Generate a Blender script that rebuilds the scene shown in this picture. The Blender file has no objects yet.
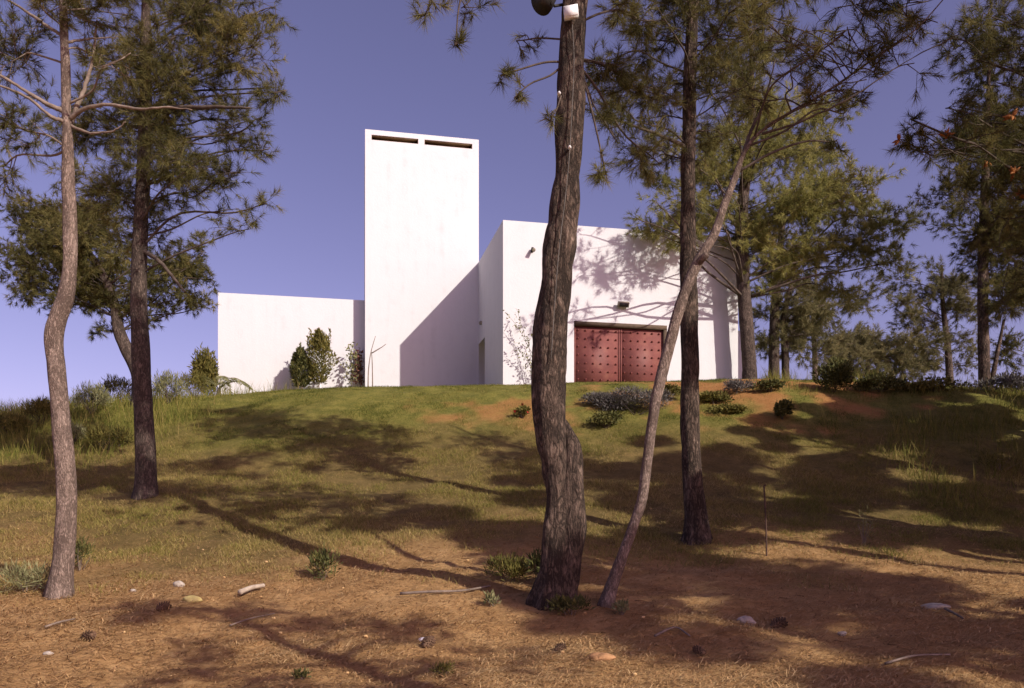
import bpy, math, random
import numpy as np
from mathutils import Vector

random.seed(7)
rng = np.random.default_rng(11)
C = bpy.context.scene.collection
SC = bpy.context.scene

# ------------------------------------------------------------------ camera
F = 800.0            # focal length in photo pixels
HX, HY = 512.0, 530.0
cam = bpy.data.cameras.new('camera')
cam.sensor_width = 36.0
cam.lens = 36.0 * F / 1024.0
cam.shift_y = (HY - 344.0) / 1024.0
cam.clip_start = 0.1
cam.clip_end = 5000
camo = bpy.data.objects.new('camera', cam)
C.objects.link(camo)
camo.location = (0, 0, 0)
camo.rotation_euler = (math.radians(90), 0, 0)
SC.camera = camo

# ------------------------------------------------------------------ light
SUN_EL = math.radians(31.6)
SUN_DIR = Vector((.732 * math.cos(SUN_EL), -.681 * math.cos(SUN_EL), math.sin(SUN_EL))).normalized()
sun = bpy.data.lights.new('sun', 'SUN')
sun.energy = 4.3
sun.angle = math.radians(0.5)
sun.color = (1.0, 0.91, 0.78)
suno = bpy.data.objects.new('sun', sun)
C.objects.link(suno)
suno.rotation_euler = SUN_DIR.to_track_quat('Z', 'Y').to_euler()
suno.location = (40, -40, 40)

world = bpy.data.worlds.new('World')
SC.world = world
world.use_nodes = True
wn = world.node_tree
wn.nodes.clear()
wo = wn.nodes.new('ShaderNodeOutputWorld')
bg = wn.nodes.new('ShaderNodeBackground')
sky = wn.nodes.new('ShaderNodeTexSky')
sky.sky_type = 'NISHITA'
sky.sun_disc = False
sky.sun_elevation = SUN_EL
sky.sun_rotation = math.atan2(SUN_DIR.x, SUN_DIR.y)
sky.altitude = 600
sky.air_density = 0.82
sky.dust_density = 2.2
sky.ozone_density = 3.0
mx = wn.nodes.new('ShaderNodeMix')
mx.data_type = 'RGBA'
mx.blend_type = 'MULTIPLY'
mx.inputs[0].default_value = 1.0
wn.links.new(sky.outputs[0], mx.inputs[6])
mx.inputs[7].default_value = (1.18, 0.70, 0.78, 1)
wn.links.new(mx.outputs[2], bg.inputs[0])
bg.inputs[1].default_value = 0.132
wn.links.new(bg.outputs[0], wo.inputs[0])

SC.view_settings.view_transform = 'Standard'
SC.view_settings.look = 'None'
SC.view_settings.gamma = 1
SC.view_settings.exposure = 0.42


# ------------------------------------------------------------------ helpers
def tag(o, label=None, cat=None, group=None, kind=None):
    if label: o['label'] = label
    if cat: o['category'] = cat
    if group: o['group'] = group
    if kind: o['kind'] = kind
    return o


def empty(name, loc):
    o = bpy.data.objects.new(name, None)
    o.empty_display_size = 0.3
    C.objects.link(o)
    o.location = loc
    return o


def W(px, py, d):
    return np.array([(px - HX) / F * d, d, (HY - py) / F * d])


def unit(a):
    a = np.asarray(a, float)
    n = np.linalg.norm(a, axis=-1, keepdims=True)
    return a / np.maximum(n, 1e-9)


def _hash(ix, iy, iz, seed):
    h = (ix.astype(np.int64) * 374761393 + iy.astype(np.int64) * 668265263 + iz.astype(np.int64) * 2147483647 + seed * 974634777) & 0xffffffff
    h = ((h ^ (h >> 13)) * 1274126177) & 0xffffffff
    h = (h ^ (h >> 16)) & 0xffffffff
    return h / 4294967295.0


def vnoise(p, seed=0):
    p = np.asarray(p, float)
    i = np.floor(p).astype(np.int64)
    f = p - i
    f = f * f * (3 - 2 * f)
    r = 0
    for dx in (0, 1):
        for dy in (0, 1):
            for dz in (0, 1):
                w = (f[..., 0] if dx else 1 - f[..., 0]) * (f[..., 1] if dy else 1 - f[..., 1]) * (f[..., 2] if dz else 1 - f[..., 2])
                r = r + w * _hash(i[..., 0] + dx, i[..., 1] + dy, i[..., 2] + dz, seed)
    return r


def n2(x, y, s, seed=0):
    p = np.stack([np.asarray(x, float) * s, np.asarray(y, float) * s, np.zeros_like(np.asarray(x, float))], -1)
    return vnoise(p, seed)


def fbm2(x, y, s, seed=0, o=3):
    r = 0; a = 1; t = 0
    for k in range(o):
        r = r + a * n2(x, y, s * 2 ** k, seed + k); t += a; a *= .5
    return r / t


class MB:
    """collects geometry for one mesh object"""
    def __init__(s):
        s.v = []; s.q = []; s.t = []; s.a = []; s.n = 0

    def add(s, v, q=None, t=None, var=0.5):
        v = np.asarray(v, float).reshape(-1, 3)
        s.v.append(v)
        s.a.append(np.full(len(v), var) if np.isscalar(var) else np.asarray(var, float))
        if q is not None and len(q): s.q.append(np.asarray(q, np.int64).reshape(-1, 4) + s.n)
        if t is not None and len(t): s.t.append(np.asarray(t, np.int64).reshape(-1, 3) + s.n)
        s.n += len(v)

    def build(s, name, mat, parent=None, origin=(0, 0, 0), smooth=True):
        v = np.concatenate(s.v) - np.asarray(origin, float)
        me = bpy.data.meshes.new(name)
        q = np.concatenate(s.q) if s.q else np.zeros((0, 4), np.int64)
        t = np.concatenate(s.t) if s.t else np.zeros((0, 3), np.int64)
        loops = np.concatenate([q.ravel(), t.ravel()]).astype(np.int32)
        starts = np.concatenate([np.arange(len(q)) * 4, len(q) * 4 + np.arange(len(t)) * 3]).astype(np.int32)
        me.vertices.add(len(v)); me.vertices.foreach_set('co', v.astype(np.float32).ravel())
        me.loops.add(len(loops)); me.loops.foreach_set('vertex_index', loops)
        me.polygons.add(len(starts)); me.polygons.foreach_set('loop_start', starts)
        at = me.attributes.new('var', 'FLOAT', 'POINT')
        at.data.foreach_set('value', np.concatenate(s.a).astype(np.float32))
        me.update(calc_edges=True)
        me.validate()
        if smooth: me.polygons.foreach_set('use_smooth', np.ones(len(me.polygons), bool))
        me.materials.append(mat)
        o = bpy.data.objects.new(name, me)
        C.objects.link(o)
        if parent is not None: o.parent = parent
        else: o.location = origin
        return o

    def box(s, cx, ax, ay, az, var=.5):
        """box: centre and three half-axis vectors"""
        c = np.asarray(cx, float); ax, ay, az = [np.asarray(k, float) for k in (ax, ay, az)]
        v = [c + i * ax + j * ay + k * az for k in (-1, 1) for j in (-1, 1) for i in (-1, 1)]
        s.add(v, [[0, 2, 3, 1], [4, 5, 7, 6], [0, 1, 5, 4], [2, 6, 7, 3], [0, 4, 6, 2], [1, 3, 7, 5]], var=var)


def crom(P, n):
    """Catmull-Rom resample of rows of P to n rows (any number of columns)"""
    P = np.asarray(P, float)
    if len(P) == 2:
        t = np.linspace(0, 1, n)[:, None]
        return P[0] * (1 - t) + P[1] * t
    E = np.vstack([2 * P[0] - P[1], P, 2 * P[-1] - P[-2]])
    u = np.linspace(0, len(P) - 1 - 1e-6, n)
    i = u.astype(int); f = (u - i)[:, None]
    a, b, c, d = E[i], E[i + 1], E[i + 2], E[i + 3]
    return .5 * (2 * b + (c - a) * f + (2 * a - 5 * b + 4 * c - d) * f ** 2 + (-a + 3 * b - 3 * c + d) * f ** 3)


def tube(mb, P, R, segs=6, rough=0.0, rs=6.0, seed=0, var=.5, flare=0.0):
    P = np.asarray(P, float); R = np.asarray(R, float)
    n = len(P)
    T = np.gradient(P, axis=0); T = unit(T)
    ref = np.array([1., 0, 0]) if abs(T[0, 0]) < .8 else np.array([0, 1., 0])
    N = np.zeros_like(P)
    for i in range(n):
        ref = ref - T[i] * np.dot(ref, T[i]); ref = ref / max(np.linalg.norm(ref), 1e-9); N[i] = ref
    B = np.cross(T, N)
    th = np.linspace(0, 2 * math.pi, segs, endpoint=False)
    dirs = N[:, None, :] * np.cos(th)[None, :, None] + B[:, None, :] * np.sin(th)[None, :, None]
    r = np.repeat(R[:, None], segs, 1)
    V = P[:, None, :] + dirs * r[..., None]
    if rough > 0:
        q = V * np.array([rs, rs, rs * .28])
        k = vnoise(q, seed); k2 = vnoise(q * 2.3 + 7, seed + 1); k3 = vnoise(V * 2.0, seed + 2)
        ridge = 1 - np.abs(2 * k - 1) ** .7 * 1.0
        d = (-(ridge) * .65 + (k2 - .5) * .5 + (k3 - .5) * .9) * rough
        V = V + dirs * (d * np.minimum(1, r / (r.max() * .35 + 1e-6)))[..., None]
    if flare > 0:
        hgt = np.maximum(P[:, 2] - P[0, 2] - .2, 0)[:, None]
        lob = .35 + .65 * np.maximum(0, np.cos(th * 5 + seed + 1.5 * np.sin(th * 2 + seed)))[None, :] ** 1.5
        V = V + dirs * (r * flare * np.exp(-hgt / (R[0] * 1.3)) * lob)[..., None]
    i = np.arange(n - 1)[:, None] * segs; j = np.arange(segs)[None, :]; j2 = (j + 1) % segs
    q = np.stack([i + j, i + j2, i + segs + j2, i + segs + j], -1).reshape(-1, 4)
    v = np.vstack([V.reshape(-1, 3), P[:1], P[-1:]])
    a = n * segs
    jj = np.arange(segs); jk = (jj + 1) % segs
    t = np.vstack([np.stack([jk, jj, np.full(segs, a)], -1), np.stack([(n - 1) * segs + jj, (n - 1) * segs + jk, np.full(segs, a + 1)], -1)])
    mb.add(v, q, t, var)


def needles(mb, P, D, L, w, k, spread=.75, base=.8, var=None):
    """P,D (n,3): tuft positions and directions. k needles each, thin triangles"""
    n = len(P)
    if n == 0: return
    if var is None: var = rng.random(n)
    Pk = np.repeat(P, k, 0); Dk = np.repeat(D, k, 0)
    R = unit(rng.normal(size=(n * k, 3)))
    u = rng.random((n * k, 1))
    dr = unit(Dk * (1.15 - spread * .6) + R * spread * (.6 + .6 * (1 - u)))
    ln = L * (.6 + .6 * rng.random((n * k, 1)))
    st = Pk - Dk * (1 - u) * L * base
    ss = unit(np.cross(dr, rng.normal(size=(n * k, 3)))) * w * .5
    tip = st + dr * ln; tip[:, 2] -= ln[:, 0] * .12
    v = np.stack([st - ss, st + ss, tip], 1).reshape(-1, 3)
    t = np.arange(n * k * 3).reshape(-1, 3)
    vv = np.clip(np.repeat(var, k) + rng.normal(0, .1, n * k), 0, 1)
    mb.add(v, None, t, np.repeat(vv, 3))


def leaves(mb, P, D, L, w, var):
    """diamond leaves"""
    n = len(P)
    D = unit(D); s = unit(np.cross(D, rng.normal(size=(n, 3)))) * (w * .5 * (.7 + .6 * rng.random((n, 1))))
    ln = L * (.6 + .7 * rng.random((n, 1)))
    v = np.stack([P, P + D * ln * .45 + s, P + D * ln, P + D * ln * .45 - s], 1).reshape(-1, 3)
    q = np.arange(n * 4).reshape(-1, 4)
    mb.add(v, q, None, np.repeat(var, 4))


# ------------------------------------------------------------------ materials
def newmat(name):
    m = bpy.data.materials.new(name); m.use_nodes = True
    nt = m.node_tree; nt.nodes.clear()
    out = nt.nodes.new('ShaderNodeOutputMaterial')
    b = nt.nodes.new('ShaderNodeBsdfPrincipled')
    nt.links.new(b.outputs[0], out.inputs[0])
    b.inputs['Specular IOR Level'].default_value = .25
    return m, nt, b, out


def ramp(nt, stops):
    r = nt.nodes.new('ShaderNodeValToRGB')
    e = r.color_ramp.elements
    while len(e) > 1: e.remove(e[-1])
    e[0].position = stops[0][0]; e[0].color = (*stops[0][1], 1)
    for p, c in stops[1:]:
        k = e.new(p); k.color = (*c, 1)
    return r


def noisetex(nt, scale, detail=4, rough=.6, vec=None, stretch=None):
    tc = nt.nodes.new('ShaderNodeTexCoord')
    n = nt.nodes.new('ShaderNodeTexNoise')
    n.inputs['Scale'].default_value = scale; n.inputs['Detail'].default_value = detail; n.inputs['Roughness'].default_value = rough
    if stretch:
        mp = nt.nodes.new('ShaderNodeMapping'); mp.inputs['Scale'].default_value = stretch
        nt.links.new(tc.outputs['Object'], mp.inputs[0]); nt.links.new(mp.outputs[0], n.inputs['Vector'])
    else:
        nt.links.new(tc.outputs['Object'], n.inputs['Vector'])
    return n


def mat_noise(name, stops, scale=4, rough=.85, bump=.0, bscale=30, stretch=None, bdist=.02, spec=.25, metal=0):
    m, nt, b, out = newmat(name)
    n = noisetex(nt, scale, 6, .65, stretch=stretch)
    r = ramp(nt, stops)
    nt.links.new(n.outputs[0], r.inputs[0]); nt.links.new(r.outputs[0], b.inputs['Base Color'])
    b.inputs['Roughness'].default_value = rough
    b.inputs['Specular IOR Level'].default_value = spec
    b.inputs['Metallic'].default_value = metal
    if bump:
        n2_ = noisetex(nt, bscale, 6, .7, stretch=stretch)
        bp = nt.nodes.new('ShaderNodeBump'); bp.inputs['Strength'].default_value = bump; bp.inputs['Distance'].default_value = bdist
        nt.links.new(n2_.outputs[0], bp.inputs['Height']); nt.links.new(bp.outputs[0], b.inputs['Normal'])
    return m


def mat_bark(name, dark, mid, light, scale=9, bump=1.0):
    m, nt, b, out = newmat(name)
    tc = nt.nodes.new('ShaderNodeTexCoord')

    def mapped(sz):
        mp = nt.nodes.new('ShaderNodeMapping'); mp.inputs['Scale'].default_value = (1, 1, sz)
        nt.links.new(tc.outputs['Object'], mp.inputs[0]); return mp

    def noise(mp, sc, det, ro):
        n = nt.nodes.new('ShaderNodeTexNoise'); n.inputs['Scale'].default_value = sc; n.inputs['Detail'].default_value = det; n.inputs['Roughness'].default_value = ro
        nt.links.new(mp.outputs[0], n.inputs['Vector']); return n

    def math_(op, a_, b_, c_=None):
        n = nt.nodes.new('ShaderNodeMath'); n.operation = op
        for k, q in enumerate((a_, b_, c_)):
            if q is None: continue
            if isinstance(q, (int, float)): n.inputs[k].default_value = q
            else: nt.links.new(q, n.inputs[k])
        return n.outputs[0]
    mp = mapped(.3)
    dn = noise(mp, scale * 1.1, 5, .6)
    ad = nt.nodes.new('ShaderNodeVectorMath'); ad.operation = 'MULTIPLY_ADD'; ad.inputs[1].default_value = (.26, .26, .26)
    nt.links.new(dn.outputs['Color'], ad.inputs[0]); nt.links.new(mp.outputs[0], ad.inputs[2])
    vo = nt.nodes.new('ShaderNodeTexVoronoi'); vo.feature = 'DISTANCE_TO_EDGE'; vo.inputs['Scale'].default_value = scale * 3.0
    nt.links.new(ad.outputs[0], vo.inputs['Vector'])
    mr = nt.nodes.new('ShaderNodeMapRange'); mr.inputs['From Max'].default_value = .42; nt.links.new(vo.outputs['Distance'], mr.inputs['Value'])
    vc = nt.nodes.new('ShaderNodeTexVoronoi'); vc.inputs['Scale'].default_value = scale * 3.0; nt.links.new(ad.outputs[0], vc.inputs['Vector'])
    sx = nt.nodes.new('ShaderNodeSeparateColor'); nt.links.new(vc.outputs['Color'], sx.inputs[0])
    fn = noise(mapped(.5), scale * 7, 8, .78)
    med = noise(mapped(.35), scale * 1.6, 4, .65)
    big = noise(mapped(1), 1.9, 3, .5)
    h = math_('MULTIPLY_ADD', mr.outputs[0], .42, math_('MULTIPLY_ADD', fn.outputs[0], .75, math_('MULTIPLY_ADD', med.outputs[0], .55, -.62)))
    col = math_('ADD', h, math_('MULTIPLY_ADD', big.outputs[0], .5, math_('MULTIPLY_ADD', sx.outputs[0], .22, -.32)))
    r = ramp(nt, [(.08, dark), (.48, mid), (.95, light)])
    nt.links.new(col, r.inputs[0]); nt.links.new(r.outputs[0], b.inputs['Base Color'])
    b.inputs['Roughness'].default_value = .95
    bp = nt.nodes.new('ShaderNodeBump'); bp.inputs['Strength'].default_value = bump; bp.inputs['Distance'].default_value = .05
    nt.links.new(h, bp.inputs['Height']); nt.links.new(bp.outputs[0], b.inputs['Normal'])
    return m


def mat_leaf(name, stops, trans=.25, rough=.7):
    m, nt, b, out = newmat(name)
    a = nt.nodes.new('ShaderNodeAttribute'); a.attribute_name = 'var'
    r = ramp(nt, stops)
    nt.links.new(a.outputs['Fac'], r.inputs[0]); nt.links.new(r.outputs[0], b.inputs['Base Color'])
    b.inputs['Roughness'].default_value = rough
    b.inputs['Specular IOR Level'].default_value = .15
    if trans:
        tr = nt.nodes.new('ShaderNodeBsdfTranslucent'); nt.links.new(r.outputs[0], tr.inputs[0])
        mx_ = nt.nodes.new('ShaderNodeMixShader'); mx_.inputs[0].default_value = trans
        nt.links.new(b.outputs[0], mx_.inputs[1]); nt.links.new(tr.outputs[0], mx_.inputs[2]); nt.links.new(mx_.outputs[0], out.inputs[0])
    return m


M_white, nt, b, out = newmat('white_plaster')
n1 = noisetex(nt, 2.0, 6, .65); n3 = noisetex(nt, 3.5, 5, .6, stretch=(1, 1, .07)); n4 = noisetex(nt, 11, 6, .7)
sm_ = nt.nodes.new('ShaderNodeMath'); sm_.operation = 'MULTIPLY_ADD'; sm_.inputs[1].default_value = .55
hf = nt.nodes.new('ShaderNodeMath'); hf.operation = 'MULTIPLY'; hf.inputs[1].default_value = .45
nt.links.new(n3.outputs[0], hf.inputs[0]); nt.links.new(n1.outputs[0], sm_.inputs[0]); nt.links.new(hf.outputs[0], sm_.inputs[2])
r_ = ramp(nt, [(.30, (.54, .55, .58)), (.45, (.60, .608, .64)), (.7, (.625, .633, .665))])
nt.links.new(sm_.outputs[0], r_.inputs[0]); nt.links.new(r_.outputs[0], b.inputs['Base Color']); b.inputs['Roughness'].default_value = .9
bp = nt.nodes.new('ShaderNodeBump'); bp.inputs['Strength'].default_value = .4; bp.inputs['Distance'].default_value = .02
nt.links.new(n4.outputs[0], bp.inputs['Height']); nt.links.new(bp.outputs[0], b.inputs['Normal'])
M_slot = mat_noise('slot_interior', [(.3, (.20, .14, .09)), (.7, (.32, .24, .16))], scale=2)
M_dark = mat_noise('dark_door_wood', [(.3, (.03, .025, .025)), (.7, (.06, .05, .045))], scale=5)
M_red = mat_noise('red_painted_metal', [(.25, (.12, .040, .038)), (.55, (.175, .058, .052)), (.8, (.235, .10, .075))], scale=2.2, rough=.6, bump=.1, bscale=18)
M_stud = mat_noise('stud_metal', [(.3, (.12, .035, .035)), (.7, (.2, .06, .055))], scale=9, rough=.5)
M_lintel = mat_noise('brown_lintel', [(.3, (.07, .05, .035)), (.7, (.12, .085, .06))], scale=5)
M_lampgrey = mat_noise('lamp_grey', [(.3, (.22, .2, .16)), (.7, (.36, .33, .26))], scale=8, rough=.5)
M_lampdark = mat_noise('lamp_black', [(.3, (.02, .02, .022)), (.7, (.045, .04, .04))], scale=8, rough=.5)
M_lampwhite = mat_noise('lamp_white', [(.3, (.68, .68, .7)), (.7, (.8, .8, .82))], scale=8, rough=.4)
M_cable = mat_noise('grey_cable', [(.3, (.08, .075, .07)), (.7, (.16, .15, .14))], scale=8)

M_bark_pale = mat_bark('bark_pale', (.11, .08, .066), (.33, .25, .21), (.50, .40, .345), scale=9, bump=.7)
M_bark_dark = mat_bark('bark_dark', (.035, .025, .020), (.165, .117, .092), (.42, .315, .25), scale=6, bump=1.0)
M_bark_mid = mat_bark('bark_mid', (.045, .033, .028), (.16, .12, .10), (.32, .25, .21), scale=7, bump=.9)
M_limb = mat_noise('limb_bark', [(.3, (.045, .034, .029)), (.55, (.095, .073, .06)), (.8, (.17, .135, .11))], scale=7, rough=.95, bump=.6, bscale=25)
M_limb_pale = mat_noise('limb_bark_pale', [(.3, (.11, .085, .07)), (.55, (.21, .165, .135)), (.8, (.34, .28, .235))], scale=7, rough=.95, bump=.5, bscale=25)

M_needle = mat_leaf('pine_needles', [(0, (.055, .055, .020)), (.35, (.115, .108, .038)), (.7, (.19, .17, .06)), (1, (.28, .235, .085))], .4)
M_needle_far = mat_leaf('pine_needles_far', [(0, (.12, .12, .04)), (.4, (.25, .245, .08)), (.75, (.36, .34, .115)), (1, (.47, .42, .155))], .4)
M_needle_grey = mat_leaf('pine_needles_grey', [(0, (.10, .095, .05)), (.4, (.17, .158, .075)), (.75, (.24, .215, .105)), (1, (.31, .27, .135))], .4)
M_cone_orange = mat_leaf('fresh_cones', [(0, (.22, .08, .03)), (1, (.42, .17, .06))], 0)
M_grass = mat_leaf('grass_blades', [(0, (.062, .076, .014)), (.3, (.145, .158, .03)), (.55, (.24, .21, .055)), (.8, (.30, .225, .08)), (1, (.40, .30, .13))], .25)
M_litter = mat_leaf('pine_litter', [(0, (.14, .075, .034)), (.35, (.32, .18, .08)), (.7, (.46, .285, .13)), (1, (.56, .39, .20))], 0, rough=.9)
M_shrub = mat_leaf('shrub_leaves', [(0, (.035, .04, .016)), (.5, (.085, .09, .03)), (1, (.17, .155, .05))], .2)
M_shrub_olive = mat_leaf('shrub_olive', [(0, (.06, .06, .018)), (.5, (.13, .12, .032)), (1, (.23, .19, .055))], .2)
M_shrub_grey = mat_leaf('shrub_grey', [(0, (.07, .064, .06)), (.5, (.12, .11, .105)), (1, (.20, .185, .175))], .1)
M_shrub_pale = mat_leaf('shrub_pale', [(0, (.10, .11, .05)), (.5, (.19, .19, .09)), (1, (.34, .32, .17))], .2)
M_redleaf = mat_leaf('creeper_red', [(0, (.06, .05, .025)), (.5, (.13, .065, .045)), (1, (.22, .10, .08))], .2)
M_flower = mat_leaf('red_petals', [(0, (.35, .03, .03)), (1, (.55, .06, .05))], .1)
M_stone = mat_noise('stone', [(.3, (.28, .24, .20)), (.7, (.45, .40, .35))], scale=14, bump=.5, bscale=40)
M_stone_y = mat_noise('stone_yellow', [(.3, (.44, .36, .13)), (.7, (.56, .48, .2))], scale=14, bump=.4, bscale=40)
M_stone_o = mat_noise('stone_ochre', [(.3, (.30, .15, .07)), (.7, (.42, .24, .12))], scale=14, bump=.5, bscale=40)
M_conebrown = mat_noise('cone_brown', [(.3, (.07, .04, .025)), (.7, (.18, .11, .07))], scale=30)
M_deadwood = mat_noise('dead_wood', [(.3, (.24, .19, .15)), (.7, (.46, .39, .32))], scale=9, bump=.4, bscale=30, stretch=(1, 1, 1))
M_rust = mat_noise('rusty_iron', [(.3, (.05, .03, .025)), (.7, (.12, .07, .05))], scale=20)

# ------------------------------------------------------------------ terrain
_pd = np.array([-500, -60, -10, 0, 5, 7, 10, 12, 15, 19, 23, 26, 28, 30, 33, 36, 45, 60, 100, 300, 1200], float)
_pz = np.array([-9, -3.2, -1.75, -1.62, -1.5, -1.38, -.96, -.66, 0, 1.17, 2.85, 4.28, 5.02, 5.46, 5.84, 6.05, 6.1, 5.6, 3.0, -8, -20], float)
_cx = np.array([-200, -60, -30, -24, -18.5, -14.9, -10.6, -5.9, -.4, 8.6, 11.5, 18.6, 26, 60, 200], float)
_cs = np.array([.1, .2, .5, .74, .84, .895, .943, .98, .993, 1.022, 1.022, .975, .93, .6, .3], float)


def _pchip(x, X, Y):
    h = np.diff(X); dl = np.diff(Y) / h
    m = np.zeros_like(X)
    for i in range(1, len(X) - 1):
        if dl[i - 1] * dl[i] > 0:
            w1 = 2 * h[i] + h[i - 1]; w2 = h[i] + 2 * h[i - 1]
            m[i] = (w1 + w2) / (w1 / dl[i - 1] + w2 / dl[i])
    m[0] = dl[0]; m[-1] = dl[-1]
    x = np.clip(x, X[0], X[-1])
    i = np.clip(np.searchsorted(X, x) - 1, 0, len(X) - 2)
    t = (x - X[i]) / h[i]
    return (Y[i] * (1 + 2 * t) * (1 - t) ** 2 + h[i] * m[i] * t * (1 - t) ** 2 + Y[i + 1] * t * t * (3 - 2 * t) + h[i] * m[i + 1] * t * t * (t - 1))


def terrain(x, y):
    x = np.asarray(x, float); y = np.asarray(y, float)
    z = _pchip(y, _pd, _pz)
    s = _pchip(x, _cx, _cs)
    w = np.clip((y - 11) / 15, 0, 1); w = w * w * (3 - 2 * w)
    z = (z + 1.6) * (1 + (s - 1) * w) - 1.6
    near = np.clip(1 - (np.hypot(x, y) - 40) / 60, 0, 1)
    lump = (fbm2(x, y, .35, 3, 3) - .5) * .34 + (fbm2(x, y, 1.7, 9, 3) - .5) * .10
    flat = np.clip((31.5 - y) / 4, 0.15, 1)
    return z + lump * near * flat


def tz(x, y): return float(terrain(np.array([x]), np.array([y]))[0])


def hit(px, py):
    """where the sight line of a photo pixel meets the slope"""
    d = np.linspace(4.5, 34, 3000)
    x = (px - HX) / F * d; z = (HY - py) / F * d
    below = np.nonzero(z < terrain(x, d))[0]
    k = d[below[0]] if len(below) else 30.0
    return np.array([(px - HX) / F * k, k, tz((px - HX) / F * k, k)])


def smooth01(a): a = np.clip(a, 0, 1); return a * a * (3 - 2 * a)


def grass_mask(x, y):
    """0 = bare litter, 1 = grown over"""
    e = fbm2(x, y, .45, 21, 3) - .5
    edge = 10.9 + e * 6.0 + .10 * np.maximum(x, 0) + (x < -5) * 0
    m = smooth01((y - edge) / 4.2)
    soil = smooth01(1.35 - np.hypot((x - 7.8) / 4.6, (y - 26.9) / 2.7) - (fbm2(x, y, 1.1, 5, 3) - .5) * 2.6)
    soil2 = smooth01(1.15 - np.hypot((x + .2) / 2.6, (y - 25.0) / 1.3) - (fbm2(x, y, 1.2, 6, 3) - .5) * 2.8)
    return m * (1 - .8 * np.maximum(soil, soil2 * .8)), np.maximum(soil, soil2 * .8)


def axis(lo, a, b, hi, fine, grow=1.25):
    c = list(np.arange(a, b + 1e-6, fine))
    s = fine; r = [];
    x = b
    while x < hi: s *= grow; x += s; r.append(x)
    s = fine; l = []; x = a
    while x > lo: s *= grow; x -= s; l.append(x)
    return np.array(l[::-1] + c + r)


gx = axis(-900, -22, 22, 900, .14); gy = axis(-400, 5, 34, 1100, .11)
GX, GY = np.meshgrid(gx, gy)
GZ = terrain(GX, GY)
inner = (np.abs(GX) < 22.5) & (GY > 4) & (GY < 35)
GZ = GZ + inner * (fbm2(GX, GY, 5.0, 40, 3) - .5) * .05
gm, gs = grass_mask(GX, GY)
mb = MB()
nx, ny = len(gx), len(gy)
I = (np.arange(ny - 1)[:, None] * nx + np.arange(nx - 1)[None, :])
mb.add(np.stack([GX, GY, GZ], -1).reshape(-1, 3), np.stack([I, I + 1, I + nx + 1, I + nx], -1).reshape(-1, 4), None, gm.ravel())
m, nt, b, out = newmat('ground_soil')
a = nt.nodes.new('ShaderNodeAttribute'); a.attribute_name = 'var'
a2 = nt.nodes.new('ShaderNodeAttribute'); a2.attribute_name = 'soil'
nA = noisetex(nt, 2.2, 8, .7); nB = noisetex(nt, 16, 8, .75); nC = noisetex(nt, 90, 4, .8)
rl = ramp(nt, [(.3, (.27, .15, .062)), (.5, (.48, .285, .125)), (.7, (.64, .43, .215))])
rg = ramp(nt, [(.32, (.075, .058, .022)), (.5, (.16, .115, .042)), (.68, (.28, .19, .075))])
rs_ = ramp(nt, [(.25, (.20, .09, .032)), (.5, (.34, .165, .06)), (.75, (.46, .26, .10))])
addn = nt.nodes.new('ShaderNodeMath'); addn.operation = 'MULTIPLY_ADD'; addn.inputs[1].default_value = .5
nt.links.new(nA.outputs[0], addn.inputs[0])
mul2 = nt.nodes.new('ShaderNodeMath'); mul2.operation = 'MULTIPLY'; mul2.inputs[1].default_value = .5
nt.links.new(nB.outputs[0], mul2.inputs[0]); nt.links.new(mul2.outputs[0], addn.inputs[2])
for r_ in (rl, rg, rs_): nt.links.new(addn.outputs[0], r_.inputs[0])
x1 = nt.nodes.new('ShaderNodeMix'); x1.data_type = 'RGBA'
nt.links.new(a.outputs['Fac'], x1.inputs[0]); nt.links.new(rl.outputs[0], x1.inputs[6]); nt.links.new(rg.outputs[0], x1.inputs[7])
a3 = nt.nodes.new('ShaderNodeAttribute'); a3.attribute_name = 'lawn'
rt = ramp(nt, [(.33, (.06, .066, .014)), (.5, (.155, .15, .034)), (.66, (.28, .24, .065))])
nt.links.new(addn.outputs[0], rt.inputs[0])
x3 = nt.nodes.new('ShaderNodeMix'); x3.data_type = 'RGBA'
nt.links.new(a3.outputs['Fac'], x3.inputs[0]); nt.links.new(x1.outputs[2], x3.inputs[6]); nt.links.new(rt.outputs[0], x3.inputs[7])
x2 = nt.nodes.new('ShaderNodeMix'); x2.data_type = 'RGBA'
nt.links.new(a2.outputs['Fac'], x2.inputs[0]); nt.links.new(x3.outputs[2], x2.inputs[6]); nt.links.new(rs_.outputs[0], x2.inputs[7])
nt.links.new(x2.outputs[2], b.inputs['Base Color'])
b.inputs['Roughness'].default_value = .97; b.inputs['Specular IOR Level'].default_value = .1
ba = nt.nodes.new('ShaderNodeMath'); ba.operation = 'ADD'
nt.links.new(nB.outputs[0], ba.inputs[0]); nt.links.new(nC.outputs[0], ba.inputs[1])
bp = nt.nodes.new('ShaderNodeBump'); bp.inputs['Strength'].default_value = .8; bp.inputs['Distance'].default_value = .04
nt.links.new(ba.outputs[0], bp.inputs['Height']); nt.links.new(bp.outputs[0], b.inputs['Normal'])
ground = mb.build('ground', m)
at = ground.data.attributes.new('soil', 'FLOAT', 'POINT'); at.data.foreach_set('value', gs.ravel().astype(np.float32))
lawn = smooth01((GY - 20) / 6 + (fbm2(GX, GY, .5, 80, 3) - .5) * .8)
at = ground.data.attributes.new('lawn', 'FLOAT', 'POINT'); at.data.foreach_set('value', lawn.ravel().astype(np.float32))
tag(ground, 'hillside ground rising from orange pine litter to a grassy crest', 'ground', kind='structure')

# ------------------------------------------------------------------ building
TH = math.atan(.1944)
U = np.array([math.cos(TH), math.sin(TH), 0]); V = np.array([-math.sin(TH), math.cos(TH), 0]); Z = np.array([0, 0, 1.])
GB = 4.6     # foot of the walls, buried in the lawn


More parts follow.
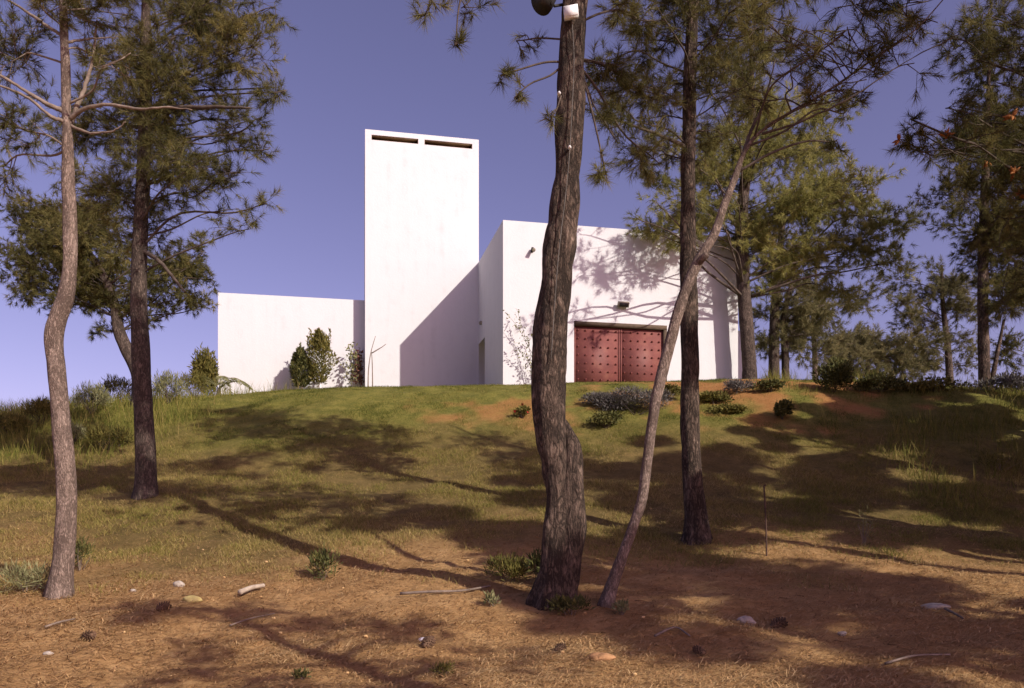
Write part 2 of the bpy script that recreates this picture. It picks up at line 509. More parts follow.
def wall(mb, o, u, w, z0, z1, openings, depth_dir):
    """one face with real openings: (s0, s1, z0, z1, depth)"""
    ss = sorted({0, w, *[k for q in openings for k in q[:2]]}); zz = sorted({z0, z1, *[k for q in openings for k in q[2:4]]})
    P = lambda s, z, d=0: o + u * s + Z * z + depth_dir * d
    for a_, b_ in zip(ss[:-1], ss[1:]):
        for c_, d_ in zip(zz[:-1], zz[1:]):
            if any(q[0] <= a_ and b_ <= q[1] and q[2] <= c_ and d_ <= q[3] for q in openings): continue
            mb.add([P(a_, c_), P(b_, c_), P(b_, d_), P(a_, d_)], [[0, 1, 2, 3]])
    for s0, s1, c, d_, dp in openings:
        mb.add([P(s0, c), P(s1, c), P(s1, d_), P(s0, d_), P(s0, c, dp), P(s1, c, dp), P(s1, d_, dp), P(s0, d_, dp)],
               [[0, 4, 5, 1], [1, 5, 6, 2], [2, 6, 7, 3], [3, 7, 4, 0], [4, 7, 6, 5]])


def face(mb, pts): mb.add(pts, [list(range(4))])


A = np.array([-.37, 33., 0]); R_ = A + U * 10.45
Bj = np.array([-1.60, 38.23, 0]); Lv = unit(Bj - A); Llen = float(np.linalg.norm(Bj - A))
HTOP = 12.79
TL = np.array([-6.84, 37.25, 0]); TW = 5.35; TTOP = 18.67

bld = empty('modern_building', (0, 36, 6))
tag(bld, 'white plaster building of plain block volumes with a tall slotted tower and red double door', 'building')
BO = (0, 36, 6)


def bpart(mb, name, mat, parent=None, smooth=False):
    return mb.build(name, mat, parent or bld, BO if parent is None else BO, smooth)


# hall
mb = MB()
wall(mb, A, U, 10.45, GB, HTOP, [(3.03, 7.16, GB + .3, 8.78, .28)], V)
mbs_o = A + Lv * (Llen + 4)
wall(mb, mbs_o, -Lv, Llen + 4, GB, HTOP, [(4.05, 4 + Llen - 3.83, GB + .3, 8.86, .7)], unit(np.array([Lv[1], -Lv[0], 0])))
back0 = R_ + V * 9.4; 
face(mb, [R_ + Z * GB, back0 + Z * GB, back0 + Z * HTOP, R_ + Z * HTOP])
face(mb, [back0 + Z * GB, mbs_o + Z * GB, mbs_o + Z * HTOP, back0 + Z * HTOP])
face(mb, [A + Z * HTOP, R_ + Z * HTOP, back0 + Z * HTOP, mbs_o + Z * HTOP])
hall = bpart(mb, 'hall_wall', M_white)
# tower
mb = MB()
sl = lambda px: float(((px - HX) / F * TL[1] - TL[0]) / (U[0] - (px - HX) / F * U[1]))
slots = [(sl(371.5), sl(418.3), 18.20, 18.44, .4), (sl(424.5), sl(472.3), 18.20, 18.44, .4)]
wall(mb, TL, U, TW, GB, TTOP, slots, V)
tr = TL + U * TW; tb = TL + V * 4.2; tbr = tr + V * 4.2
face(mb, [tr + Z * GB, tbr + Z * GB, tbr + Z * TTOP, tr + Z * TTOP])
face(mb, [tbr + Z * GB, tb + Z * GB, tb + Z * TTOP, tbr + Z * TTOP])
face(mb, [tb + Z * GB, TL + Z * GB, TL + Z * TTOP, tb + Z * TTOP])
face(mb, [TL + Z * TTOP, tr + Z * TTOP, tbr + Z * TTOP, tb + Z * TTOP])
tower = bpart(mb, 'tower', M_white)
for s0, s1, z0, z1, dp in slots:
    mb = MB()
    c = TL + U * (s0 + s1) / 2 + Z * (z0 + z1) / 2
    mb.box(c + V * .385, U * ((s1 - s0) / 2 - .004), V * .012, Z * .115)
    mb.box(c + V * .20 - Z * .108, U * ((s1 - s0) / 2 - .004), V * .17, Z * .008)
    mb.box(c + V * .20 + Z * .108, U * ((s1 - s0) / 2 - .004), V * .17, Z * .008)
    for e in (-1, 1): mb.box(c + V * .20 + U * e * ((s1 - s0) / 2 - .012), U * .008, V * .17, Z * .098)
    bpart(mb, 'slot_window', M_slot, tower)
# low wing
LO = TL + V * .74
s_l = float(((218 - HX) / F * LO[1] - LO[0]) / (U[0] - (218 - HX) / F * U[1]))
LTOP = 10.90
lo0 = LO + U * s_l; wl = -s_l + .3
mb = MB()
wall(mb, lo0, U, wl, GB - 1.2, LTOP, [], V)
e0 = lo0 + V * 6; e1 = lo0 + U * wl + V * 6; e2 = lo0 + U * wl
for p, q in ((e2, e1), (e1, e0), (e0, lo0)):
    face(mb, [p + Z * (GB - 1.2), q + Z * (GB - 1.2), q + Z * LTOP, p + Z * LTOP])
face(mb, [lo0 + Z * LTOP, e2 + Z * LTOP, e1 + Z * LTOP, e0 + Z * LTOP])
bpart(mb, 'side_wing', M_white)
# low return at the right end
mb = MB()
w0 = R_ + V * 2.6 + U * .02
mb.box(w0 + U * 1.05 + V * .2 + Z * (9.42 + GB) / 2, U * 1.05, V * .2, Z * (9.42 - GB) / 2)
bpart(mb, 'garden_wall', M_white)
# red double door
DZ0, DZ1 = 5.55, 8.60
for k, (s0, s1) in enumerate(((3.06, 5.08), (5.10, 7.02))):
    mb = MB()
    c = A + U * (s0 + s1) / 2 + V * .17 + Z * (DZ0 + DZ1) / 2
    mb.box(c, U * (s1 - s0) / 2, V * .04, Z * (DZ1 - DZ0) / 2)
    # edge strips of the leaf
    for e in (-1, 1):
        mb.box(c + U * e * ((s1 - s0) / 2 - .035) - V * .05, U * .03, V * .012, Z * ((DZ1 - DZ0) / 2 - .01))
    leaf = bpart(mb, 'door_leaf', M_red)
    stud0 = None
    for i in range(6):
        for j in range(9):
            p = A + U * (s0 + .17 + i * (s1 - s0 - .34) / 5) + Z * (DZ1 - .18 - j * .345) + V * .128
            if stud0 is None:
                st = MB(); r = .038; h = .07; o_ = np.zeros(3)
                # a hooded knob: wedge that stands out at its top
                v = [-U * r - Z * r, U * r - Z * r, U * r + Z * r, -U * r + Z * r, -U * r * .7 + Z * r * .3 - V * h, U * r * .7 + Z * r * .3 - V * h, U * r * .7 + Z * r - V * h, -U * r * .7 + Z * r - V * h]
                st.add(v, [[0, 1, 5, 4], [1, 2, 6, 5], [2, 3, 7, 6], [3, 0, 4, 7], [4, 5, 6, 7]])
                stud0 = so = st.build('stud', M_stud, leaf, (0, 0, 0), False)
            else:
                so = stud0.copy(); C.objects.link(so); so.parent = leaf
            so.location = p - np.array(BO)
mb = MB()
mb.box(A + U * 5.095 + Z * 8.69 + V * .12, U * 2.06, V * .13, Z * .085)
bpart(mb, 'lintel', M_lintel)
mb = MB()
mb.box(A + U * 7.09 + Z * 7.1 + V * .13, U * .065, V * .12, Z * 1.50)
bpart(mb, 'door_jamb', M_lintel)
# side doorway
mb = MB()
Ln = unit(np.array([Lv[1], -Lv[0], 0]))
cs = A + Lv * (3.83 + Llen - .05) / 2
mb.box(cs + Ln * .66 + Z * 7.0, Lv * ((Llen - .05 - 3.83) / 2 - .004), Ln * .03, Z * 1.85)
sd = bpart(mb, 'side_door', M_dark)
mb = MB(); tube(mb, [cs + Ln * .62 - Lv * .45 + Z * 6.9, cs + Ln * .56 - Lv * .45 + Z * 6.9, cs + Ln * .56 - Lv * .32 + Z * 6.9], [.012] * 3, 8)
bpart(mb, 'handle', M_lampgrey, sd)


def wall_lamp(p, nrm, kind):
    mb = MB(); nrm = unit(nrm); t = unit(np.cross(nrm, Z))
    if kind == 'spot':
        mb.box(p + nrm * .02, t * .05, nrm * .02, Z * .06)
        tube(mb, [p + nrm * .03, p + nrm * .16, p + nrm * .2 - Z * .02], [.014] * 3, 8)
        a0 = p + nrm * .16 + Z * .03; ax = unit(nrm * .75 - Z * .5 + t * .0)
        tube(mb, [a0 - ax * .11, a0 - ax * .09, a0 + ax * .05, a0 + ax * .16], [.03, .06, .075, .085], 14)
        lamp = bpart(mb, 'wall_lamp', M_lampdark)
        g = MB(); tube(g, [a0 + ax * .161, a0 + ax * .168], [.075, .06], 14); bpart(g, 'lens', M_lampgrey, lamp)
    elif kind == 'flood':
        mb.box(p + nrm * .015, t * .06, nrm * .015, Z * .05)
        mb.box(p + nrm * .07, t * .02, nrm * .045, Z * .02)
        c = p + nrm * .17 + Z * .02
        ax = unit(nrm - Z * .6); up = unit(np.cross(t, ax))
        mb.box(c, t * .24, ax * .07, up * .11)
        lamp = bpart(mb, 'wall_lamp', M_lampgrey)
        g = MB(); g.box(c + ax * .073, t * .19, ax * .004, up * .08); bpart(g, 'lens', M_lampdark, lamp)
    else:
        mb.box(p + nrm * .05, t * .09, nrm * .05, Z * .07)
        mb.box(p + nrm * .105, t * .07, nrm * .006, Z * .05)
        bpart(mb, 'wall_lamp', M_lampgrey)


def on_facade(px, py):
    k = (px - HX) / F
    s = (k * A[1] - A[0]) / (U[0] - k * U[1])
    p = A + U * s
    return p + Z * ((HY - py) / F * p[1])


wall_lamp(on_facade(532, 251), -V, 'spot')
wall_lamp(on_facade(622, 306), -V, 'flood')
wall_lamp(A + Lv * 4.6 + Z * 9.7, -Ln, 'box')


# ------------------------------------------------------------------ pines
GP = 'pine trees on the hillside'
STAT = {}
FD, FW, FK = 3.4, 1.4, 1.6


def pine(name, label, trunk, d, clumps, bark, needle=None, L=.11, w=.0045, k=26, segs=20, rough=.02, stubs=(), limbs=(), zlo=None,
         limbmat=None, dens=1.0, dd_trunk=0, group=GP, cones=(), tuftscale=1.0, attach_pts=None, cat='pine tree', rs=6.0, seed=0, twig_r=1.0, fill=.5):
    """trunk: photo pixels (px, py, width px[, depth offset]) from the foot up at distance d;
       clumps: (px, py, rx, ry, depth offset, density) of foliage; each gets its own limb"""
    needle = needle or M_needle; limbmat = limbmat or M_limb
    T = []
    for q in trunk:
        e = q[3] if len(q) > 3 else 0
        p = W(q[0], q[1], d + e); T.append([*p, q[2] / 2 * (d + e) / F])
    T = np.array(T)
    gz = tz(T[0, 0], T[0, 1])
    base = np.array([T[0, 0], T[0, 1], gz])
    if T[0, 2] > gz - .1:
        T = np.vstack([[T[0, 0], T[0, 1], gz - .25, T[0, 3] * 1.12], T]) if T[0, 2] > gz + .15 else np.vstack([[T[0, 0], T[0, 1], gz - .2, T[0, 3] * 1.1], T])
    ln = np.sum(np.linalg.norm(np.diff(T[:, :3], axis=0), axis=1))
    n = int(max(20, ln / (.05 if d < 16 else .12)))
    S = crom(T, n); S[:, 3] = np.maximum(S[:, 3], .006)
    root = empty(name, base)
    tag(root, label, cat, group)
    mb = MB()
    tube(mb, S[:, :3], S[:, 3], segs, rough, rs, seed, flare=.38)
    for st in stubs:
        Q = np.array([[*W(q[0], q[1], d + (q[3] if len(q) > 3 else 0)), q[2] / 2 * d / F] for q in st])
        q = crom(Q, max(12, int(np.sum(np.linalg.norm(np.diff(Q[:, :3], axis=0), axis=1)) / .05)))
        tube(mb, q[:, :3], np.maximum(q[:, 3], .006), max(8, segs - 4), rough * .9, rs, seed + 3)
    mb.build('trunk', bark, root, base)
    # explicit bare limbs
    for lb in limbs:
        Q = np.array([[*W(q[0], q[1], d + q[3]), q[2] / 2 * d / F] for q in lb])
        q = crom(Q, 24); q[1:-1, :3] += rng.normal(0, .004, (22, 3))
        mb = MB(); tube(mb, q[:, :3], np.maximum(q[:, 3], .004), 8, .006, 10)
        mb.build('limb', limbmat, root, base)
    cr = MB()
    # thinner sprays between the main ones, drawn towards the middle of the crown
    mxy = np.mean([q[:2] for q in clumps], axis=0) if fill else None
    if fill:
        extra = []
        for q in clumps:
            f = .15 + .4 * rng.random()
            extra.append((q[0] + (mxy[0] - q[0]) * f + rng.normal(0, .35) * q[2], q[1] + (mxy[1] - q[1]) * f + rng.normal(0, .35) * q[3], q[2] * .95, q[3] * .85, q[4] * -.6 + rng.normal(0, .4), q[5] * fill))
        clumps = list(clumps) + extra
    zmin = S[0, 2] + (S[-1, 2] - S[0, 2]) * .3 if zlo is None else W(0, zlo, d)[2]
    cand = S[S[:, 2] >= zmin]
    for ci, cl in enumerate(clumps):
        px, py, rx, ry, dd, de = cl[:6]
        c = W(px, py, d + dd); sc = (d + dd) / F
        rad = np.array([rx * sc, rx * sc * .85, ry * sc])
        if len(cl) > 6:      # explicit limb start in the photo
            a0 = W(cl[6], cl[7], d + (cl[8] if len(cl) > 8 else 0)); r0 = .03
        else:
            hd = np.hypot(cand[:, 0] - c[0], cand[:, 1] - c[1])
            j = np.argmin(np.abs(cand[:, 2] - (c[2] - .35 * hd)))
            a0 = cand[j, :3]; r0 = cand[j, 3]
        ll = np.linalg.norm(c - a0)
        rl_ = min(max(.008 * ll + .008, .011), r0 * .5)
        mid1 = a0 * .66 + c * .34 + rng.normal(0, .05, 3) * ll + [0, 0, .05 * ll]
        mid2 = a0 * .3 + c * .7 + rng.normal(0, .05, 3) * ll + [0, 0, .05 * ll]
        end = c + unit(c - a0) * rad * .5
        Lp = crom(np.array([a0, mid1, mid2, c, end]), 16)
        lm = MB()
        tube(lm, Lp, np.linspace(rl_, .006, 16), 7 if d < 20 else 5, 0, var=.5)
        tp = L * 1.7 * tuftscale / sc
        ntuft = int(max(6, FD * de * dens * math.pi * rx * ry / (tp * tp * .30)))
        nb = max(4, ntuft // 14)
        u = unit(rng.normal(size=(nb, 3))) * (rng.random((nb, 1)) ** .42)
        ends = c + u * rad
        PP = []; DD = []; VV = []
        cvar = rng.normal(.45, .13)
        jmin = int(min(11, np.argmax(np.linalg.norm(Lp - c, axis=1) < 1.25 * rad.max())))
        for e in range(nb):
            s0 = Lp[rng.integers(jmin, 16)]
            m1 = (s0 + ends[e]) / 2 + rng.normal(0, .07, 3) * np.linalg.norm(ends[e] - s0)
            bp_ = crom(np.array([s0, m1, ends[e]]), 6)
            tube(lm, bp_, np.linspace(.008, .003, 6) * (1 if d < 20 else 1.7) * twig_r, 4 if d < 20 else 3)
            nt_ = ntuft // nb + (1 if rng.random() < (ntuft / nb) % 1 else 0)
            f = .25 + .75 * rng.random(nt_) ** .75
            i_ = np.clip((f * 5).astype(int), 0, 4); fr = (f * 5 - i_)[:, None]
            o = bp_[i_] * (1 - fr) + bp_[i_ + 1] * fr
            dr = unit(unit(bp_[-1] - bp_[0]) * .55 + unit(rng.normal(size=(nt_, 3))) * .8 + [0, 0, .18])
            tl = (.08 + .3 * rng.random((nt_, 1))) * (L / .11) ** .6 * min(1, float(rad.min()) * 2)
            tip = o + dr * tl
            if d < 20:
                for h in range(nt_):
                    tube(lm, [o[h], o[h] * .4 + tip[h] * .6 + [0, 0, -.01], tip[h]], [.0035 * twig_r, .003 * twig_r, .002], 3)
            PP.append(tip); DD.append(dr); VV.append(np.clip(rng.normal(cvar, .16, nt_), 0, 1))
        P = np.vstack(PP); D = np.vstack(DD); vr = np.concatenate(VV)
        needles(cr, P, D, L * tuftscale, w * FW, int(k * FK), var=vr)
        lm.build('limb', limbmat, root, base)
    if cr.n: 
        STAT[label[:30]] = cr.n // 3
        cr.build('crown', needle, root, base, smooth=False)
    for (px, py, dd, r) in cones:
        c = W(px, py, d + dd); mb = MB()
        s = r * d / F
        for q in range(7):
            dirv = unit(rng.normal(size=3) + [0, 0, .3]); 
            tube(mb, [c, c + dirv * s * .8, c + dirv * s * 1.7], [s * .22, s * .32, s * .05], 6, var=float(rng.random()))
        mb.build('cone_cluster', M_cone_orange, root, base)
    return root


d1 = hit(60, 596)[1]; d2 = hit(146, 497)[1]; d3 = hit(560, 603)[1]; d4 = hit(609, 606)[1]; d5 = hit(697, 541)[1]
print('DIST', d1, d2, d3, d4, d5)

# left thin pale pine
pine('pine_tree', 'slender pale barked pine with a kinked trunk, leftmost in front', 
     [(59, 598, 24), (62, 570, 22), (66, 530, 20.5), (66, 480, 19.5), (61, 420, 18.5), (56, 365, 17.5), (54, 338, 18), (58, 318, 17), (66, 296, 16), (70, 262, 14.5), (70, 220, 13.5), (68, 170, 12.5), (67, 120, 11), (65, 60, 9), (63, 0, 8), (62, -80, 6), (64, -170, 3)],
     d1, [(24, 60, 34, 30, .5, 1.0), (105, 12, 45, 26, .3, .7), (8, 118, 30, 26, -.4, .7), (95, 55, 22, 18, .4, .5), (40, 5, 34, 18, -.3, .7), (60, -15, 50, 30, .6, .6), (5, 165, 26, 30, .6, .35), (120, 60, 30, 24, -.4, .25), (30, -70, 70, 45, 0, .6), (120, -60, 60, 40, -.5, .5), (60, -140, 70, 40, 0, .6)],
     M_bark_pale, L=.15, w=.0045, rough=.018, rs=7, zlo=150, fill=0, limbmat=M_limb_pale, segs=26, seed=1,
     limbs=[[(66, 112, 6, 0), (48, 104, 4.5, -.1), (24, 90, 3.5, -.2), (-12, 68, 3, -.3)], [(66, 122, 5, 0), (50, 116, 3.5, -.15), (28, 98, 3, -.3), (-8, 82, 2, -.4)],
            [(69, 120, 5, 0), (84, 109, 4, -.1), (110, 105, 3.4, -.2), (140, 109, 2.8, -.3), (165, 107, 2.2, -.35), (192, 110, 1, -.4)], [(66, 38, 5, 0), (50, 28, 3.5, .1), (30, 14, 3, .2), (5, -2, 2, .2)],
            [(67, 42, 3.5, 0), (88, 39, 2.5, .1), (118, 37, 1.2, .2)], [(68, 128, 6, .05), (80, 100, 4.5, .1), (92, 62, 3.5, .2), (97, 20, 2, .2)], [(69, 125, 3.5, .0), (90, 133, 2.8, -.1), (112, 131, 2, -.2), (126, 122, 1, -.25)]])

pine('pine_tree', 'tall straight pine with broad dark crown behind the slender pale one',
     [(146, 498, 23), (146, 470, 20), (144, 420, 19), (141, 360, 18), (139, 300, 16.5), (140, 240, 15), (143, 180, 14), (145, 120, 12.5), (146, 60, 11), (146, 0, 9), (146, -70, 6), (146, -130, 2)],
     d2, [(200, 12, 62, 26, .4, 1.0), (236, 52, 46, 32, -.3, 1.0), (276, 92, 22, 15, .2, .9), (186, 92, 52, 34, .2, 1.1), (118, 62, 44, 34, .8, .9), (108, 132, 52, 36, .5, 1.1), (165, 168, 54, 42, -.5, 1.15),
          (92, 192, 44, 36, .3, 1.0), (208, 190, 44, 26, .3, .55), (236, 232, 34, 16, -.3, .45), (258, 206, 20, 14, -.2, .5), (150, 225, 45, 28, .4, .8), (235, 125, 32, 24, -.2, .75), (262, 150, 18, 16, .1, .6), (262, 10, 28, 22, .1, .7),
          (120, -20, 70, 34, 0, 1.0), (190, -60, 60, 32, .2, 1.0), (140, -110, 50, 30, 0, 1.0), (60, 110, 40, 40, .8, .5), (255, 120, 14, 10, -.3, .7)],
     M_bark_mid, L=.195, w=.0062, k=26, rough=.02, zlo=330, dens=.8, seed=2, limbs=[[(146, 112, 6, 0), (175, 108, 5, -.4), (215, 107, 3.5, -.8), (250, 108, 2, -1)], [(142, 250, 5, 0), (160, 262, 4, -.3), (185, 292, 2.5, -.5)]])

dB = 27.0
pine('pine_tree', 'pine with a bent short trunk rising from weeds on the left crest',
     [(140, 385, 15), (136, 368, 14), (126, 348, 13), (119, 330, 12), (113, 300, 10), (100, 270, 8), (80, 240, 6), (60, 205, 3)],
     dB, [(42, 246, 42, 30, 0, 1.0), (82, 276, 52, 24, .6, 1.1), (28, 284, 26, 20, -.6, 1.0), (112, 304, 34, 16, 0, .9), (176, 268, 34, 24, .5, 1.1), (190, 294, 22, 16, 0, .8), (168, 306, 20, 12, .6, .7), (14, 262, 22, 20, .7, .9), (60, 215, 45, 24, .3, .9), (130, 262, 30, 22, .8, .9), (208, 280, 14, 10, -.3, .7), (100, 330, 18, 10, 0, .6), (62, 300, 42, 16, .2, .9), (150, 318, 28, 12, .3, .8), (30, 222, 38, 28, .5, .9), (196, 256, 22, 20, .2, .8), (205, 305, 16, 10, .2, .6), (95, 225, 36, 30, .9, .9)],
     M_bark_mid, L=.19, w=.010, k=22, segs=14, zlo=345, dens=.9, seed=3)

# centre pine with fused broken stem
pine('pine_tree', 'thick dark furrowed pine with a second stem fused to its foot, nearest the middle',
     [(550, 606, 38), (554, 575, 32), (558, 530, 29), (559, 490, 29), (553, 450, 33), (549, 415, 37), (548, 380, 39), (550, 340, 38), (555, 290, 35), (561, 235, 33), (566, 180, 31), (570, 110, 29.5), (573, 50, 28.5), (575, 0, 27.5), (577, -90, 24), (575, -200, 19), (570, -320, 13), (566, -420, 5)],
     d3, [(428, 8, 22, 16, -.2, .5, 540, -190, .2), (456, 40, 12, 12, -.3, .55, 500, -90, 0), (470, 0, 30, 18, .3, .35, 570, -150), (505, 74, 11, 13, -.3, .8, 566, 62), (518, 94, 11, 16, -.2, .6, 566, 62), (552, 116, 9, 16, -.35, .6, 561, 96, -.2), (525, 40, 22, 14, .4, .3), (640, 20, 45, 26, .4, .6), (612, 70, 32, 30, .3, .5), (645, 95, 40, 30, .8, .55), (610, 130, 24, 24, .3, .55), (605, 170, 15, 20, .2, .6), (650, 155, 32, 24, .6, .5),
          (560, -120, 130, 70, 0, .5), (470, -200, 110, 60, .5, .5), (660, -170, 120, 70, -.3, .5), (560, -300, 140, 70, 0, .6), (430, -90, 80, 50, .9, .45), (370, -125, 95, 42, .3, .9), (390, -210, 110, 50, .5, .9), (300, -190, 80, 45, .2, 1.0), (330, -280, 110, 50, .4, 1.2), (430, -330, 110, 50, .2, 1.0), (250, -250, 80, 45, .2, .9), (760, -330, 120, 60, 0, .6), (880, -390, 100, 50, .2, .5), (700, -60, 70, 45, .5, .5)],
     M_bark_dark, L=.165, w=.0045, k=30, fill=0, segs=44, rough=.05, rs=7, zlo=60, seed=4,
     stubs=[[(563, 606, 26), (567, 580, 28), (571, 540, 29), (573, 500, 29, .0), (572, 465, 27, .0), (570, 445, 22, .0), (564, 428, 15, .02), (558, 410, 6, .08)], [(546, 612, 16, -.2), (548, 590, 18, -.1), (553, 560, 14, -.05), (556, 530, 6, 0)]])
# its lamp, box and cable are separate things (below)

pine('pine_tree', 'thin pine leaning to the right across the red door',
     [(606, 609, 15), (612, 586, 13.5), (621, 560, 12), (633, 527, 11), (642, 500, 11), (646, 470, 10.5), (648.6, 450, 10.5), (652, 425, 11), (656, 400, 12), (663, 370, 12), (672, 335, 12), (682, 300, 12), (697, 264, 11.5), (711, 240, 10), (717, 228, 9.5), (724, 206, 8.5), (735, 178, 7), (744, 153, 5.6), (757, 135, 4.2), (786, 115, 3.5), (826, 92, 2.8), (872, 60, 2.2, .1), (915, 30, 1.7, .1), (960, -20, 1)],
     d4, [(792, 62, 44, 28, .3, .36), (850, 44, 52, 30, -.3, .36), (862, 92, 34, 20, .4, .42), (822, 104, 34, 16, -.2, .4), (900, 66, 34, 26, .2, .3), (930, 20, 40, 22, .2, .4), (770, 24, 40, 26, -.5, .4), (880, 0, 50, 26, .5, .5), (760, 100, 24, 20, .2, .35), (832, 142, 12, 18, .1, .6), (780, -60, 90, 45, .3, .5), (900, -90, 90, 50, .2, .5), (800, -170, 95, 50, -1.2, .7), (720, -230, 80, 45, -.6, .7), (960, -170, 90, 50, -1, .6)],
     M_bark_pale, L=.155, w=.0042, k=26, fill=.35, segs=20, rough=.012, rs=9, zlo=185, seed=5,
     stubs=[[(697, 264, 9), (702, 259, 8, -.08), (707, 254, 7, -.13)]],
     limbs=[[(744, 153, 5, 0), (752, 128, 4, .1), (765, 100, 3, .2), (775, 60, 2, .2)], [(762, 134, 3.2, 0), (800, 122, 2.6, -.2), (850, 98, 2, -.4), (905, 62, 1.6, -.5), (960, 34, 1, -.6)]])

pine('pine_tree', 'straight dark trunked pine standing behind the leaning one',
     [(697, 543, 27), (696, 515, 23), (692, 470, 21), (690, 420, 20), (690, 360, 19), (689, 300, 18), (688, 240, 16.5), (688, 180, 15.5), (689, 110, 14.5), (691, 50, 13.5), (693, 0, 12.5), (696, -90, 11), (698, -200, 7), (700, -300, 2)],
     d5, [(640, 40, 45, 26, .4, .5), (625, 110, 34, 30, -.4, .55), (640, 150, 40, 28, .3, .6), (660, 90, 36, 30, .5, .5), (722, 40, 46, 34, .3, .6), (735, 92, 42, 34, -.4, .6), (722, 134, 30, 24, .4, .5), (610, 60, 30, 30, .4, .4), (758, 60, 40, 30, .5, .5), (690, 10, 60, 24, -.3, .6),
          (740, -60, 90, 50, .3, .7), (620, -80, 90, 50, -.3, .7), (690, -170, 100, 55, 0, .7), (800, -20, 60, 40, .6, .55), (690, -250, 80, 45, 0, .7)],
     M_bark_dark, L=.18, w=.0052, k=26, segs=26, rough=.03, zlo=180, seed=6,
     limbs=[[(689, 150, 5, 0), (672, 140, 4, -.2), (640, 128, 3, -.4), (612, 118, 2, -.5)]])

# pine at the right corner of the hall
d6 = 34.09
pine('pine_tree', 'pine with sunlit olive crown at the right corner of the white building',
     [(750, 392, 15.5), (749, 360, 14.5), (746, 320, 14), (743, 280, 13.5), (742, 240, 13), (743, 200, 12), (748, 160, 10), (752, 120, 8), (752, 80, 5), (750, 40, 2)],
     d6, [(676, 214, 38, 28, -1.0, .85), (712, 180, 46, 30, 0, .95), (760, 150, 50, 30, .5, 1.0), (812, 150, 50, 32, 1.0, 1.0), (856, 194, 50, 38, .5, 1.0), (800, 205, 60, 40, -.8, 1.0), (868, 240, 44, 34, 0, 1.0), (806, 258, 54, 32, .6, 1.0), (760, 225, 40, 36, 1, .8), (762, 290, 36, 18, .6, .7), (842, 290, 38, 18, .5, .8), (700, 140, 36, 26, .6, .75), (770, 105, 40, 26, 0, .85), (820, 110, 40, 24, .6, .8), (898, 222, 22, 24, 0, .8), (660, 190, 22, 22, 0, .7), (740, 90, 36, 22, 0, .8), (650, 226, 14, 14, -.4, .7), (702, 158, 30, 22, -4, .28), (738, 122, 34, 22, -4.4, .26), (782, 108, 36, 22, -4.2, .26), (720, 186, 26, 16, -3.2, .3), (722, 214, 20, 10, -4, .35), (668, 150, 26, 20, -3, .28), (696, 204, 26, 12, -4.2, .3), (660, 206, 20, 12, -4.6, .3), (640, 220, 12, 10, -4.0, .35), (660, 235, 22, 12, -1.5, .8), (690, 235, 22, 12, -1.2, .7), (745, 250, 26, 20, 1.5, .8), (720, 215, 34, 18, -1, .8), (890, 262, 26, 20, .4, .8), (760, 60, 40, 24, -3.5, .3), (700, 80, 36, 24, -3.6, .3)],
     M_bark_mid, M_needle_far, L=.26, w=.012, k=22, segs=16, zlo=300, rough=.03, dens=.74, fill=.35, seed=7, limbmat=M_limb)

GB_ = 'background pines behind the crest'
pine('pine_tree', 'background pine with a twin trunk just right of the low white wall',
     [(774, 392, 12), (774, 350, 11), (775, 310, 10), (778, 270, 8), (782, 230, 6), (786, 190, 3)],
     41, [(790, 300, 30, 20, 0, .6), (760, 318, 16, 14, .4, .5), (800, 330, 24, 16, .6, .6), (830, 310, 30, 18, 0, .7), (790, 250, 45, 30, 0, .7), (860, 300, 30, 18, .5, .7), (765, 345, 18, 16, .3, .6), (800, 356, 24, 14, .2, .6)],
     M_bark_mid, M_needle_grey, L=.28, w=.014, k=20, segs=10, zlo=330, rough=.02, group=GB_, stubs=[[(786, 392, 8), (785, 350, 8), (784, 320, 7), (790, 290, 5), (800, 270, 3)]], seed=8)
pine('pine_tree', 'background pine with a thin pale stem behind the crest, grey green crown',
     [(815, 392, 6), (815, 360, 5.5), (814, 330, 5), (815, 300, 3.5), (816, 270, 2)],
     48, [(815, 318, 40, 20, 0, .6), (790, 345, 30, 14, .5, .6), (840, 345, 30, 16, .5, .7), (815, 290, 30, 16, 0, .6)],
     M_bark_pale, M_needle_grey, L=.32, w=.016, k=20, segs=8, zlo=360, rough=.0, group=GB_, seed=9)
pine('pine_tree', 'low bushy background pine with grey green foliage down to the crest',
     [(868, 392, 6), (868, 370, 5), (868, 345, 3), (868, 325, 1.5)],
     55, [(850, 350, 34, 20, 0, 1.0), (886, 356, 34, 18, .5, 1.0), (866, 338, 26, 12, 0, .8), (905, 370, 24, 14, 0, .9), (835, 372, 22, 12, 0, .9), (868, 374, 34, 12, .5, 1.0), (920, 362, 26, 16, .3, .9), (895, 340, 24, 12, 0, .8), (845, 335, 26, 12, .4, .8)],
     M_bark_mid, M_needle_grey, L=.34, w=.018, k=18, segs=8, zlo=390, rough=.0, group=GB_, seed=10)
pine('pine_tree', 'thin open crowned pine against the sky, left of the far right dark trunk',
     [(950, 392, 8), (949, 365, 7), (947, 340, 6), (944, 315, 5), (942, 290, 3.5), (942, 265, 2)],
     38, [(944, 296, 34, 13, 0, .85), (914, 318, 26, 12, .3, .8), (972, 312, 22, 11, -.3, .7), (906, 340, 22, 12, .5, .75), (930, 342, 22, 10, -.4, .7), (968, 345, 20, 12, .5, .6), (896, 300, 16, 10, 0, .7), (940, 275, 30, 12, 0, .7), (925, 365, 22, 8, .5, .6), (962, 285, 24, 12, .3, .8), (900, 280, 18, 10, .2, .7), (970, 362, 18, 12, .2, .7)],
     M_bark_mid, M_needle_grey, L=.24, w=.012, k=20, segs=10, zlo=375, rough=.01, group=GB_, seed=11)
